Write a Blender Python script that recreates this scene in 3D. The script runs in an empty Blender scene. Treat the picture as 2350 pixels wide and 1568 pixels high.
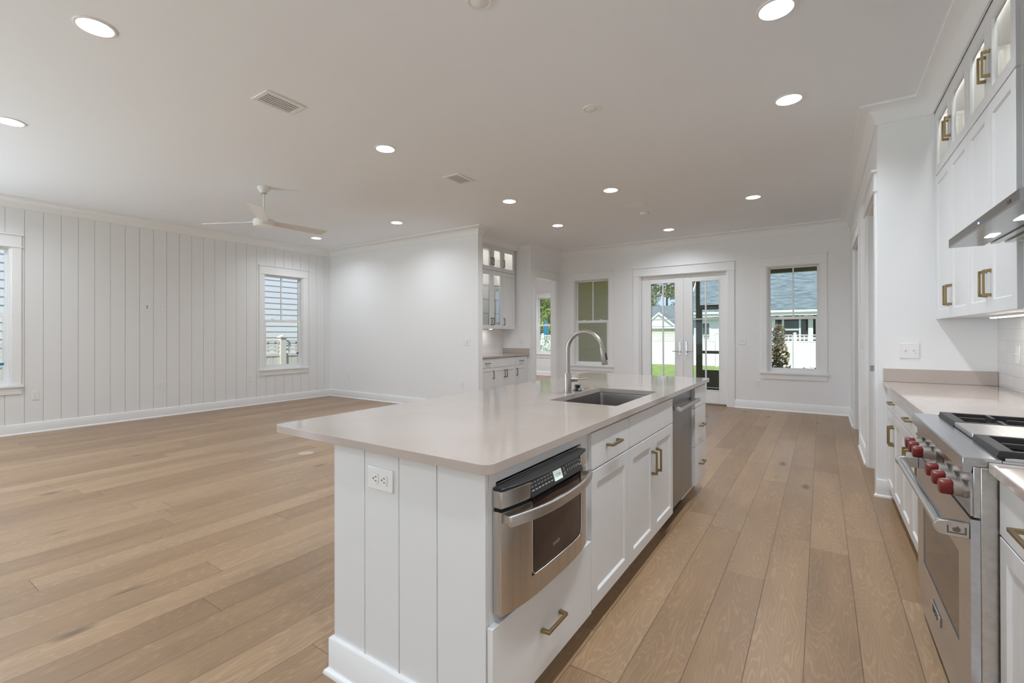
import bpy, bmesh, math, random
from mathutils import Vector, Matrix
random.seed(7)
PI = math.pi
sc = bpy.context.scene
COL = sc.collection

# ------------------------------------------------------------------ camera
cam_d = bpy.data.cameras.new('camera')
cam = bpy.data.objects.new('camera', cam_d); COL.objects.link(cam)
YAW, PITCH, ROLL, FPX, CYPX = 0.5876, 0.0033, -0.0024, 1065.73, 764.23
fw = Vector((-math.sin(YAW)*math.cos(PITCH), math.cos(YAW)*math.cos(PITCH), math.sin(PITCH)))
rt = Vector((math.cos(YAW), math.sin(YAW), 0)); up = rt.cross(fw)
r2 = rt*math.cos(ROLL)+up*math.sin(ROLL); u2 = up*math.cos(ROLL)-rt*math.sin(ROLL)
mw = Matrix((r2, u2, -fw)).transposed().to_4x4(); mw.translation = (0, 0, 1.29)
cam.matrix_world = mw
cam_d.sensor_width = 36.0; cam_d.lens = FPX/2350*36.0
cam_d.shift_y = (CYPX-784.0)/2350.0
cam_d.clip_start = 0.05; cam_d.clip_end = 300
sc.camera = cam

# ------------------------------------------------------------------ colour management, world, sun, added fill lamps
sc.view_settings.view_transform = 'Standard'; sc.view_settings.look = 'None'
sc.view_settings.gamma = 1.0; sc.view_settings.exposure = 0.06
sc.view_settings.use_curve_mapping = False
sc.cycles.adaptive_threshold = 0.02
sc.cycles.max_bounces = 12; sc.cycles.diffuse_bounces = 9; sc.cycles.glossy_bounces = 5
sc.cycles.transmission_bounces = 6; sc.cycles.transparent_max_bounces = 12
sc.cycles.caustics_reflective = False; sc.cycles.caustics_refractive = False
sc.cycles.sample_clamp_indirect = 4.0; sc.cycles.sample_clamp_direct = 25.0
sc.cycles.use_denoising = True

w = bpy.data.worlds.new('sky'); sc.world = w; w.use_nodes = True
nt = w.node_tree; nt.nodes.clear()
wo = nt.nodes.new('ShaderNodeOutputWorld'); bg = nt.nodes.new('ShaderNodeBackground')
SKY_STRENGTH = 1.15
bg.inputs['Strength'].default_value = SKY_STRENGTH
tc = nt.nodes.new('ShaderNodeTexCoord'); sep = nt.nodes.new('ShaderNodeSeparateXYZ')
nt.links.new(tc.outputs['Generated'], sep.inputs[0])
rmp = nt.nodes.new('ShaderNodeValToRGB')
rmp.color_ramp.elements[0].position = 0.48; rmp.color_ramp.elements[0].color = (0.80, 0.88, 0.97, 1)
rmp.color_ramp.elements[1].position = 0.95; rmp.color_ramp.elements[1].color = (0.16, 0.33, 0.72, 1)
e = rmp.color_ramp.elements.new(0.56); e.color = (0.42, 0.62, 0.93, 1)
mz = nt.nodes.new('ShaderNodeMapRange'); mz.inputs[1].default_value = -1; mz.inputs[2].default_value = 1
nt.links.new(sep.outputs['Z'], mz.inputs[0]); nt.links.new(mz.outputs[0], rmp.inputs[0])
cn = nt.nodes.new('ShaderNodeTexNoise'); cn.inputs['Scale'].default_value = 5.0; cn.inputs['Detail'].default_value = 7
cmap = nt.nodes.new('ShaderNodeMapping'); cmap.inputs['Scale'].default_value = (1, 1, 2.2)
nt.links.new(tc.outputs['Generated'], cmap.inputs[0]); nt.links.new(cmap.outputs[0], cn.inputs['Vector'])
cr = nt.nodes.new('ShaderNodeValToRGB'); cr.color_ramp.elements[0].position = 0.50; cr.color_ramp.elements[1].position = 0.66
nt.links.new(cn.outputs['Fac'], cr.inputs[0])
mx = nt.nodes.new('ShaderNodeMixRGB'); mx.inputs[2].default_value = (0.95, 0.96, 0.98, 1)
nt.links.new(cr.outputs[0], mx.inputs[0]); nt.links.new(rmp.outputs[0], mx.inputs[1])
nt.links.new(mx.outputs[0], bg.inputs['Color']); nt.links.new(bg.outputs[0], wo.inputs[0])

sun_d = bpy.data.lights.new('sun', 'SUN'); sun_d.energy = 5.0; sun_d.angle = 0.01; sun_d.color = (1, 0.96, 0.9)
sun = bpy.data.objects.new('sun', sun_d); COL.objects.link(sun)
sun.rotation_euler = Vector((-0.5, 0.85, -1.3)).to_track_quat('-Z', 'Y').to_euler()

def area(name, loc, direction, sx, sy, power, color=(1, 1, 1)):
    d = bpy.data.lights.new(name, 'AREA'); d.shape = 'RECTANGLE'; d.size = sx; d.size_y = sy
    d.energy = power; d.color = color
    o = bpy.data.objects.new(name, d); COL.objects.link(o); o.location = loc
    o.rotation_euler = Vector(direction).to_track_quat('-Z', 'Y').to_euler()
    return o
# added fill lamps tilted upward at invented rear glass doors behind the camera
for i, x in enumerate((-7.0, -4.2, -1.4)):
    area('rear_fill', (x, -3.16, 1.35), (0, 1, 2.2), 2.0, 2.3, 24, (0.82, 0.92, 1.0))

# more added fill lamps, at two invented left-hand windows beside the camera
for y in (-1.05, -2.55):
    area('side_fill', (-8.66, y, 1.55), (1, 0.12, 0.75), 0.74, 1.7, 100, (0.80, 0.91, 1.0))

# ------------------------------------------------------------------ materials
MATS = {}
def mat(name, col, rough=0.5, metal=0.0, spec=0.5, emit=None, estr=0.0, bump=0.0, bscale=60, var=0.0, vscale=8, vstretch=(1, 1, 1), coat=0.0):
    m = bpy.data.materials.new(name); m.use_nodes = True
    n = m.node_tree.nodes; l = m.node_tree.links
    b = n['Principled BSDF']
    b.inputs['Base Color'].default_value = (*col, 1); b.inputs['Roughness'].default_value = rough
    b.inputs['Metallic'].default_value = metal; b.inputs['Specular IOR Level'].default_value = spec
    b.inputs['Coat Weight'].default_value = coat
    if emit: b.inputs['Emission Color'].default_value = (*emit, 1); b.inputs['Emission Strength'].default_value = estr
    t = None
    if bump or var:
        t = n.new('ShaderNodeTexCoord'); mp = n.new('ShaderNodeMapping'); mp.inputs['Scale'].default_value = vstretch
        l.new(t.outputs['Object'], mp.inputs[0])
    if var:
        no = n.new('ShaderNodeTexNoise'); no.inputs['Scale'].default_value = vscale; no.inputs['Detail'].default_value = 5
        l.new(mp.outputs[0], no.inputs['Vector'])
        hs = n.new('ShaderNodeMixRGB'); hs.blend_type = 'MULTIPLY'; hs.inputs[0].default_value = 1
        hs.inputs[1].default_value = (*col, 1)
        r = n.new('ShaderNodeMapRange'); r.inputs[1].default_value = 0.3; r.inputs[2].default_value = 0.7
        r.inputs[3].default_value = 1-var; r.inputs[4].default_value = 1+var*0.4
        l.new(no.outputs['Fac'], r.inputs[0]); l.new(r.outputs[0], hs.inputs[2]); l.new(hs.outputs[0], b.inputs['Base Color'])
    if bump:
        no = n.new('ShaderNodeTexNoise'); no.inputs['Scale'].default_value = bscale; no.inputs['Detail'].default_value = 3
        l.new(mp.outputs[0], no.inputs['Vector'])
        bp = n.new('ShaderNodeBump'); bp.inputs['Strength'].default_value = bump; bp.inputs['Distance'].default_value = 0.002
        l.new(no.outputs['Fac'], bp.inputs['Height']); l.new(bp.outputs[0], b.inputs['Normal'])
    MATS[name] = m
    return m
WALLC = (0.86, 0.87, 0.88)
M_wall = mat('wall_paint', WALLC, 0.55, bump=0.06, bscale=120)
M_ceil = mat('ceiling_paint', (0.88, 0.905, 0.945), 0.75, bump=0.05, bscale=90)
M_trim = mat('trim_paint', (0.87, 0.88, 0.885), 0.32)
M_cab = mat('cabinet_paint', (0.755, 0.765, 0.77), 0.3)
M_cabin = mat('cabinet_interior', (0.86, 0.84, 0.81), 0.5)
M_quartz = mat('quartz', (0.485, 0.42, 0.38), 0.07, spec=0.55, var=0.05, vscale=3.5)
M_steel = mat('stainless_steel', (0.62, 0.60, 0.58), 0.26, 1.0, var=0.12, vscale=30, vstretch=(1, 1, 0.03))
M_hood = mat('hood_steel', (0.33, 0.335, 0.345), 0.2, 1.0)
M_rsteel = mat('range_steel', (0.57, 0.60, 0.64), 0.21, 1.0, var=0.08, vscale=60, vstretch=(1, 0.02, 1))
M_dwsteel = mat('dishwasher_steel', (0.36, 0.385, 0.40), 0.33, 1.0, var=0.1, vscale=30, vstretch=(1, 1, 0.03))
M_steelh = mat('brushed_steel', (0.62, 0.60, 0.585), 0.3, 1.0, var=0.12, vscale=60, vstretch=(1, 0.02, 1))
M_sink = mat('sink_steel', (0.35, 0.33, 0.315), 0.3, 1.0, var=0.1, vscale=50, vstretch=(0.05, 1, 1))
M_nickel = mat('brushed_nickel', (0.40, 0.36, 0.325), 0.36, 1.0)
M_chrome = mat('satin_chrome', (0.70, 0.70, 0.70), 0.2, 1.0)
M_brass = mat('antique_brass', (0.34, 0.26, 0.135), 0.36, 1.0)
M_pewter = mat('dark_pewter', (0.20, 0.18, 0.15), 0.4, 1.0)
M_black = mat('black_plastic', (0.012, 0.012, 0.013), 0.3)
M_iron = mat('cast_iron', (0.035, 0.033, 0.032), 0.55, bump=0.3, bscale=400)
M_red = mat('red_knob', (0.15, 0.008, 0.006), 0.36, spec=0.4, coat=0.15)
M_dglass = mat('dark_oven_glass', (0.025, 0.014, 0.014), 0.05, spec=0.6)
M_oglass = mat('oven_window_glass', (0.02, 0.02, 0.022), 0.06, spec=1.0)
M_plate = mat('switch_plate', (0.85, 0.85, 0.84), 0.35)
M_slot = mat('outlet_slot', (0.03, 0.03, 0.03), 0.6)
LENS = (0.905, 0.96, 1.03)
M_lens = mat('lamp_lens', (1, 1, 1), 0.5, emit=LENS, estr=350.0)
M_lens_kitchen = mat('lamp_lens_kitchen', (1, 1, 1), 0.5, emit=LENS, estr=560.0)   # kitchen row boosted for extra light on aisle and island
M_lens_study = mat('lamp_lens_study', (1, 1, 1), 0.5, emit=LENS, estr=1100.0)  # stronger lens for the two lamps added in the study
M_puck = mat('puck_light', (1, 1, 1), 0.5, emit=(1.0, 0.97, 0.93), estr=90.0)
M_can = mat('lamp_reflector', (0.9, 0.89, 0.87), 0.4)
M_fanlens = mat('fan_lens', (0.93, 0.95, 0.96), 0.4)
M_fan = mat('fan_white', (0.80, 0.80, 0.79), 0.4)
M_led = mat('led_strip', (1, 1, 1), 0.5, emit=(1.0, 0.97, 0.93), estr=22.0)
M_cled = mat('cabinet_led', (1, 1, 1), 0.5, emit=(1.0, 0.97, 0.94), estr=190.0)
M_hled = mat('hood_lamp', (1, 1, 1), 0.5, emit=(1.0, 0.95, 0.88), estr=14.0)
M_blue = mat('blue_indicator', (0.2, 0.4, 1), 0.4, emit=(0.25, 0.5, 1.0), estr=4.0)
M_lcd = mat('lcd_display', (0.5, 0.6, 0.55), 0.3, emit=(0.62, 0.74, 0.70), estr=0.55)
M_legend = mat('grey_legend', (0.42, 0.40, 0.38), 0.5)
M_tape = mat('blue_tape', (0.03, 0.20, 0.42), 0.7)
M_vinyl = mat('window_vinyl', (0.84, 0.85, 0.85), 0.3)
M_fence = mat('white_vinyl_fence', (0.85, 0.86, 0.87), 0.45)
M_siding = mat('white_lap_siding', (0.72, 0.72, 0.74), 0.55)
M_tanfence = mat('beige_vinyl_fence', (0.72, 0.70, 0.65), 0.45)
M_olive = mat('olive_lap_siding', (0.93, 0.72, 0.46), 0.6)
M_bronze = mat('bronze_porch_frame', (0.24, 0.20, 0.135), 0.5)
M_soffit = mat('stained_porch_ceiling', (0.26, 0.175, 0.085), 0.5, var=0.3, vscale=10, vstretch=(0.2, 6, 1))
M_beige = mat('beige_house_wall', (0.72, 0.68, 0.60), 0.6)
M_hwall = mat('white_house_wall', (0.80, 0.80, 0.79), 0.6)
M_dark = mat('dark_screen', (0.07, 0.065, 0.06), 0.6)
M_gwin = mat('green_window_glass', (0.05, 0.09, 0.08), 0.1)
M_conc = mat('porch_slab', (0.50, 0.42, 0.33), 0.6)
M_bark = mat('bark', (0.12, 0.085, 0.06), 0.9)
M_umb = mat('blue_umbrella_cloth', (0.03, 0.20, 0.34), 0.7)
M_leafp = mat('pine_needles', (0.26, 0.31, 0.11), 0.6, var=0.5, vscale=1.2)
M_leafg = mat('green_leaves', (0.34, 0.42, 0.13), 0.6, var=0.5, vscale=1.5)
M_leafm = mat('magnolia_leaves', (0.31, 0.245, 0.11), 0.4, var=0.7, vscale=9)
M_leafs = mat('shrub_leaves', (0.20, 0.26, 0.12), 0.5, var=0.6, vscale=9)
M_strike = mat('nickel_plate', (0.6, 0.59, 0.57), 0.35, 1.0)

def node_mat(name):
    m = bpy.data.materials.new(name); m.use_nodes = True
    return m, m.node_tree.nodes, m.node_tree.links, m.node_tree.nodes['Principled BSDF']
def math_node(n, l, op, a, b=None):
    x = n.new('ShaderNodeMath'); x.operation = op
    for i, v in enumerate((a, b)):
        if v is None: continue
        if isinstance(v, (int, float)): x.inputs[i].default_value = v
        else: l.new(v, x.inputs[i])
    return x.outputs[0]

def glass_mat():
    m, n, l, b = node_mat('window_glass'); n.remove(b)
    out = n['Material Output']
    tr = n.new('ShaderNodeBsdfTransparent'); tr.inputs[0].default_value = (0.96, 0.98, 0.98, 1)
    gl = n.new('ShaderNodeBsdfGlossy'); gl.inputs['Roughness'].default_value = 0.02
    fr = n.new('ShaderNodeFresnel'); fr.inputs['IOR'].default_value = 1.45
    ms = n.new('ShaderNodeMixShader')
    f2 = math_node(n, l, 'MULTIPLY', fr.outputs[0], 0.55)
    l.new(f2, ms.inputs[0]); l.new(tr.outputs[0], ms.inputs[1]); l.new(gl.outputs[0], ms.inputs[2]); l.new(ms.outputs[0], out.inputs[0])
    return m
M_glass = glass_mat()

def floor_mat():
    m, n, l, b = node_mat('oak_planks')
    W_, L_ = 0.19, 1.9
    t = n.new('ShaderNodeTexCoord'); s = n.new('ShaderNodeSeparateXYZ'); l.new(t.outputs['Object'], s.inputs[0])
    X, Y = s.outputs['X'], s.outputs['Y']
    u = math_node(n, l, 'DIVIDE', math_node(n, l, 'ADD', X, 0.062), W_)
    row = math_node(n, l, 'FLOOR', u); fu = math_node(n, l, 'FRACT', u)
    wn = n.new('ShaderNodeTexWhiteNoise'); wn.noise_dimensions = '1D'; l.new(row, wn.inputs['W'])
    v = math_node(n, l, 'ADD', math_node(n, l, 'DIVIDE', Y, L_), math_node(n, l, 'MULTIPLY', wn.outputs['Value'], 7.3))
    cl = math_node(n, l, 'FLOOR', v); fv = math_node(n, l, 'FRACT', v)
    cv = n.new('ShaderNodeCombineXYZ'); l.new(row, cv.inputs[0]); l.new(cl, cv.inputs[1])
    pid = n.new('ShaderNodeTexWhiteNoise'); pid.noise_dimensions = '3D'; l.new(cv.outputs[0], pid.inputs['Vector'])
    sp = n.new('ShaderNodeSeparateColor'); l.new(pid.outputs['Color'], sp.inputs[0])
    # grain coordinates, shifted per plank
    gx = math_node(n, l, 'ADD', X, math_node(n, l, 'MULTIPLY', sp.outputs[0], 9.0))
    gy = math_node(n, l, 'ADD', Y, math_node(n, l, 'MULTIPLY', sp.outputs[1], 9.0))
    gv = n.new('ShaderNodeCombineXYZ'); l.new(gx, gv.inputs[0]); l.new(gy, gv.inputs[1])
    def noise(scale, sx, sy, det=4, rough=0.55):
        mp = n.new('ShaderNodeMapping'); mp.inputs['Scale'].default_value = (sx, sy, 1); l.new(gv.outputs[0], mp.inputs[0])
        q = n.new('ShaderNodeTexNoise'); q.inputs['Scale'].default_value = scale; q.inputs['Detail'].default_value = det
        q.inputs['Roughness'].default_value = rough
        l.new(mp.outputs[0], q.inputs['Vector']); return q.outputs['Fac']
    warp = noise(1.0, 6.0, 0.9, 3, 0.45)
    rings = math_node(n, l, 'ADD', math_node(n, l, 'MULTIPLY', warp, 34.0), math_node(n, l, 'MULTIPLY', gx, 16.0))
    rings = math_node(n, l, 'FRACT', rings)
    rings = math_node(n, l, 'ABSOLUTE', math_node(n, l, 'SUBTRACT', rings, 0.5))
    fine = noise(1.0, 170, 5, 3)
    broad = noise(1.0, 7, 1.1, 3)
    # base tone per plank
    cr = n.new('ShaderNodeValToRGB'); el = cr.color_ramp.elements
    el[0].position = 0.0; el[0].color = (0.268, 0.166, 0.091, 1)
    el[1].position = 1.0; el[1].color = (0.384, 0.258, 0.152, 1)
    k = el.new(0.5); k.color = (0.327, 0.210, 0.119, 1)
    l.new(sp.outputs[2], cr.inputs[0])
    def mul(colour, fac):
        q = n.new('ShaderNodeMixRGB'); q.blend_type = 'MULTIPLY'; q.inputs[0].default_value = 1
        l.new(colour, q.inputs[1]); l.new(fac, q.inputs[2]); return q.outputs[0]
    def rng(x, a0, a1, b0, b1):
        q = n.new('ShaderNodeMapRange'); l.new(x, q.inputs[0])
        for i, z in enumerate((a0, a1, b0, b1)): q.inputs[i+1].default_value = z
        return q.outputs[0]
    c = mul(cr.outputs[0], rng(rings, 0.0, 0.20, 1.20, 0.97))
    c = mul(c, rng(fine, 0.3, 0.7, 0.90, 1.08))
    c = mul(c, rng(broad, 0.3, 0.7, 0.88, 1.12))
    streak = noise(1.0, 22, 1.3, 3)
    c = mul(c, rng(streak, 0.66, 0.82, 1.0, 0.78))
    # knots
    mp = n.new('ShaderNodeMapping'); mp.inputs['Scale'].default_value = (2.6, 1.1, 1); l.new(gv.outputs[0], mp.inputs[0])
    vo = n.new('ShaderNodeTexVoronoi'); vo.inputs['Scale'].default_value = 1.0; l.new(mp.outputs[0], vo.inputs['Vector'])
    c = mul(c, rng(vo.outputs['Distance'], 0.022, 0.11, 0.32, 1.0))
    # seams
    du = math_node(n, l, 'MINIMUM', fu, math_node(n, l, 'SUBTRACT', 1.0, fu))
    dv = math_node(n, l, 'MINIMUM', fv, math_node(n, l, 'SUBTRACT', 1.0, fv))
    su = rng(du, 0.004, 0.013, 0.0, 1.0); sv = rng(dv, 0.0004, 0.0014, 0.0, 1.0)
    seam = math_node(n, l, 'MINIMUM', su, sv)
    c = mul(c, rng(seam, 0, 1, 0.42, 1.0))
    l.new(c, b.inputs['Base Color'])
    l.new(rng(fine, 0.2, 0.8, 0.33, 0.42), b.inputs['Roughness'])
    b.inputs['Specular IOR Level'].default_value = 0.65
    bp = n.new('ShaderNodeBump'); bp.inputs['Strength'].default_value = 0.3; bp.inputs['Distance'].default_value = 0.0015
    h = math_node(n, l, 'ADD', seam, math_node(n, l, 'MULTIPLY', fine, 0.35))
    h = math_node(n, l, 'ADD', h, math_node(n, l, 'MULTIPLY', rings, -0.3))
    h = math_node(n, l, 'ADD', h, math_node(n, l, 'MULTIPLY', broad, 1.2))
    l.new(h, bp.inputs['Height']); l.new(bp.outputs[0], b.inputs['Normal'])
    return m
M_floor = floor_mat()

def tile_mat():
    m, n, l, b = node_mat('white_subway_tile')
    t = n.new('ShaderNodeTexCoord'); s = n.new('ShaderNodeSeparateXYZ'); l.new(t.outputs['Object'], s.inputs[0])
    c = n.new('ShaderNodeCombineXYZ'); l.new(s.outputs['Y'], c.inputs[0]); l.new(s.outputs['Z'], c.inputs[1])
    br = n.new('ShaderNodeTexBrick'); l.new(c.outputs[0], br.inputs['Vector'])
    br.inputs['Color1'].default_value = (0.84, 0.84, 0.83, 1); br.inputs['Color2'].default_value = (0.80, 0.80, 0.79, 1)
    br.inputs['Mortar'].default_value = (0.74, 0.74, 0.73, 1)
    br.inputs['Scale'].default_value = 1.0; br.inputs['Brick Width'].default_value = 0.30; br.inputs['Row Height'].default_value = 0.0775
    br.inputs['Mortar Size'].default_value = 0.0016; br.inputs['Mortar Smooth'].default_value = 0.6
    l.new(br.outputs['Color'], b.inputs['Base Color']); b.inputs['Roughness'].default_value = 0.14
    bp = n.new('ShaderNodeBump'); bp.invert = True; bp.inputs['Strength'].default_value = 0.5; bp.inputs['Distance'].default_value = 0.002
    no = n.new('ShaderNodeTexNoise'); no.inputs['Scale'].default_value = 14; l.new(c.outputs[0], no.inputs['Vector'])
    l.new(math_node(n, l, 'ADD', br.outputs['Fac'], math_node(n, l, 'MULTIPLY', no.outputs['Fac'], 0.5)), bp.inputs['Height'])
    l.new(bp.outputs[0], b.inputs['Normal'])
    return m
M_tile = tile_mat()

def shingle_mat(name, c0, c1):
    m, n, l, b = node_mat(name)
    t = n.new('ShaderNodeTexCoord'); mp = n.new('ShaderNodeMapping'); mp.inputs['Scale'].default_value = (1.6, 6.5, 7.0)
    l.new(t.outputs['Object'], mp.inputs[0])
    no = n.new('ShaderNodeTexNoise'); no.inputs['Scale'].default_value = 1.0; no.inputs['Detail'].default_value = 5; no.inputs['Roughness'].default_value = 0.7
    l.new(mp.outputs[0], no.inputs['Vector'])
    cr = n.new('ShaderNodeValToRGB'); cr.color_ramp.elements[0].position = 0.33; cr.color_ramp.elements[0].color = (*c0, 1)
    cr.color_ramp.elements[1].position = 0.66; cr.color_ramp.elements[1].color = (*c1, 1)
    l.new(no.outputs['Fac'], cr.inputs[0]); l.new(cr.outputs[0], b.inputs['Base Color']); b.inputs['Roughness'].default_value = 0.85
    return m
M_shingle = shingle_mat('blue_grey_shingles', (0.075, 0.11, 0.118), (0.235, 0.29, 0.30))
M_shingle2 = shingle_mat('grey_shingles', (0.12, 0.15, 0.15), (0.19, 0.22, 0.22))

def grass_mat():
    m, n, l, b = node_mat('lawn_grass')
    t = n.new('ShaderNodeTexCoord')
    a = n.new('ShaderNodeTexNoise'); a.inputs['Scale'].default_value = 3.0; a.inputs['Detail'].default_value = 8; a.inputs['Roughness'].default_value = 0.7
    l.new(t.outputs['Object'], a.inputs['Vector'])
    cr = n.new('ShaderNodeValToRGB'); cr.color_ramp.elements[0].position = 0.35; cr.color_ramp.elements[0].color = (0.13, 0.22, 0.035, 1)
    cr.color_ramp.elements[1].position = 0.68; cr.color_ramp.elements[1].color = (0.32, 0.40, 0.10, 1)
    l.new(a.outputs['Fac'], cr.inputs[0]); l.new(cr.outputs[0], b.inputs['Base Color']); b.inputs['Roughness'].default_value = 0.9
    bp = n.new('ShaderNodeBump'); bp.inputs['Strength'].default_value = 0.6; bp.inputs['Distance'].default_value = 0.05
    l.new(a.outputs['Fac'], bp.inputs['Height']); l.new(bp.outputs[0], b.inputs['Normal'])
    return m
M_grass = grass_mat()

# ------------------------------------------------------------------ mesh helpers
class MB:
    """Collects shapes (in an optional local basis) and links them as ONE mesh object."""
    def __init__(self, o=(0, 0, 0), U=(1, 0, 0), V=(0, 1, 0), N=(0, 0, 1)):
        self.v = []; self.f = []
        self.o = Vector(o); self.U = Vector(U); self.V = Vector(V); self.N = Vector(N)
    def p(self, u, v, n): return self.o+self.U*u+self.V*v+self.N*n
    def add(self, pts, faces):
        b = len(self.v); self.v += [self.p(*q) for q in pts]
        self.f += [tuple(b+i for i in f) for f in faces]; return self
    def box(self, a0, a1, b0, b1, c0, c1):
        P = [(x, y, z) for x in (a0, a1) for y in (b0, b1) for z in (c0, c1)]
        return self.add(P, [(0, 1, 3, 2), (4, 6, 7, 5), (0, 4, 5, 1), (2, 3, 7, 6), (0, 2, 6, 4), (1, 5, 7, 3)])
    def prism(self, prof, axis, a0, a1):
        """polygon prof [(p,q)] in the two other axes, extruded along axis 0/1/2 from a0 to a1"""
        k = len(prof); P = []
        for a in (a0, a1):
            for p, q in prof:
                P.append((a, p, q) if axis == 0 else (p, a, q) if axis == 1 else (p, q, a))
        F = [tuple(range(k)), tuple(range(k, 2*k))]+[(i, (i+1) % k, k+(i+1) % k, k+i) for i in range(k)]
        return self.add(P, F)
    def tube(self, pts, r, seg=14, caps=True):
        pts = [Vector(q) for q in pts]; P = []; m = len(pts)
        rr = r if isinstance(r, (list, tuple)) else [r]*m
        d0 = (pts[1]-pts[0]).normalized()
        a = d0.orthogonal().normalized()
        for i in range(m):
            d = (pts[min(i+1, m-1)]-pts[max(i-1, 0)]).normalized()
            a = (a-d*a.dot(d)).normalized(); c = d.cross(a)
            for s in range(seg):
                t = 2*PI*s/seg
                P.append(tuple(pts[i]+(a*math.cos(t)+c*math.sin(t))*rr[i]))
        F = [(i*seg+s, i*seg+(s+1) % seg, (i+1)*seg+(s+1) % seg, (i+1)*seg+s) for i in range(m-1) for s in range(seg)]
        if caps: F += [tuple(range(seg)), tuple(range((m-1)*seg, m*seg))]
        return self.add(P, F)
    def lathe(self, prof, c=(0, 0, 0), axis=2, seg=32, caps=True):
        """prof [(r,h)] turned about an axis through c"""
        P = []
        for r, h in prof:
            for s in range(seg):
                t = 2*PI*s/seg; a, b = r*math.cos(t), r*math.sin(t)
                P.append((c[0]+h, c[1]+a, c[2]+b) if axis == 0 else (c[0]+a, c[1]+h, c[2]+b) if axis == 1 else (c[0]+a, c[1]+b, c[2]+h))
        m = len(prof)
        F = [(i*seg+s, i*seg+(s+1) % seg, (i+1)*seg+(s+1) % seg, (i+1)*seg+s) for i in range(m-1) for s in range(seg)]
        if caps: F += [tuple(range(seg)), tuple(range((m-1)*seg, m*seg))]
        return self.add(P, F)
    def ring_panel(self, u0, u1, v0, v1, n0, n1, s, bev=0.008, dep=0.009, glass=False, sb=None):
        """framed door: flat frame of width s, sloped inner edge, then a recessed panel or an opening"""
        sb = sb or s
        def rect(i, j, n): return [(u0+i, v0+j, n), (u1-i, v0+j, n), (u1-i, v1-j, n), (u0+i, v1-j, n)]
        rings = [rect(0, 0, n0), rect(0, 0, n1-.0015), rect(.0015, .0015, n1), rect(s, sb, n1), rect(s+bev, sb+bev, n1-dep)]
        if glass: rings += [rect(s+bev, sb+bev, n0)]
        P = [q for r in rings for q in r]; F = []
        for k in range(len(rings)-1):
            for i in range(4): F.append((k*4+i, k*4+(i+1) % 4, k*4+4+(i+1) % 4, k*4+4+i))
        if glass:
            k = len(rings)-1
            for i in range(4): F.append((k*4+i, k*4+(i+1) % 4, (i+1) % 4, i))
        else:
            k = (len(rings)-1)*4; F += [(k, k+1, k+2, k+3), (0, 1, 2, 3)]
        return self.add(P, F)
    def build(self, name, m, parent=None, org=(0, 0, 0), bevel=0.0, seg=2, smooth=30, sub=0):
        me = bpy.data.meshes.new(name); org = Vector(org)
        me.from_pydata([tuple(q-org) for q in self.v], [], self.f)
        bm = bmesh.new(); bm.from_mesh(me); bmesh.ops.recalc_face_normals(bm, faces=bm.faces); bm.to_mesh(me); bm.free()
        me.materials.append(m)
        if smooth:
            for q in me.polygons: q.use_smooth = True
            me.set_sharp_from_angle(angle=math.radians(smooth))
        o = bpy.data.objects.new(name, me); COL.objects.link(o)
        if parent: o.parent = parent
        if bevel:
            b = o.modifiers.new('bevel', 'BEVEL'); b.width = bevel; b.segments = seg; b.limit_method = 'ANGLE'; b.angle_limit = math.radians(40)
            b.harden_normals = False
        if sub:
            b = o.modifiers.new('sub', 'SUBSURF'); b.levels = sub; b.render_levels = sub
        return o

def tag(o, label=None, cat=None, group=None, kind=None):
    if label: o['label'] = label
    if cat: o['category'] = cat
    if group: o['group'] = group
    if kind: o['kind'] = kind
    return o
def thing(name, loc, label, cat, group=None):
    o = bpy.data.objects.new(name, None); COL.objects.link(o); o.location = loc; o.empty_display_size = 0.1
    return tag(o, label, cat, group)
def struct(o): o['kind'] = 'structure'; return o
def kids(o): return [c for c in bpy.data.objects if c.parent == o]
def copy_tree(o, parent=None):
    c = o.copy(); COL.objects.link(c)
    if parent: c.parent = parent
    for ch in kids(o): copy_tree(ch, c)
    return c
def repeat(proto, spots, first):
    """spots: (loc, rotz, label); the prototype takes the first spot, copies take the rest"""
    out = []
    for i, (loc, rz, label) in enumerate(spots):
        o = proto if i == 0 else copy_tree(proto)
        o.location = loc; o.rotation_euler = (0, 0, rz); o['label'] = label; out.append(o)
    return out
def text_mesh(name, s, size, depth, m, parent, org, o, U, V, N):
    """raised lettering laid out in the basis (U right, V up, N out) centred on o"""
    cu = bpy.data.curves.new(name, 'FONT'); cu.body = s; cu.size = size; cu.extrude = depth; cu.align_x = 'CENTER'; cu.align_y = 'CENTER'
    t = bpy.data.objects.new(name, cu); COL.objects.link(t)
    bpy.context.view_layer.update()
    me = bpy.data.meshes.new_from_object(t.evaluated_get(bpy.context.evaluated_depsgraph_get()))
    bpy.data.objects.remove(t); bpy.data.curves.remove(cu)
    o, U, V, N, org = Vector(o), Vector(U), Vector(V), Vector(N), Vector(org)
    for q in me.vertices: c = q.co.copy(); q.co = o+U*c.x+V*c.y+N*c.z-org
    me.materials.clear(); me.materials.append(m)
    r = bpy.data.objects.new(name, me); COL.objects.link(r); r.parent = parent
    return r

# ------------------------------------------------------------------ the setting
CEIL = 3.08
XL, YB, YD, XN, XR, YS, XW, YR = -8.70, 6.078, 8.951, -4.72, 0.375, 4.676, 1.055, -3.2
YN0, YN1, XNB = 6.195, 7.75, -5.385          # bar nook
WB, WC = 0.092, 0.018                         # casing width, thickness

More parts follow.
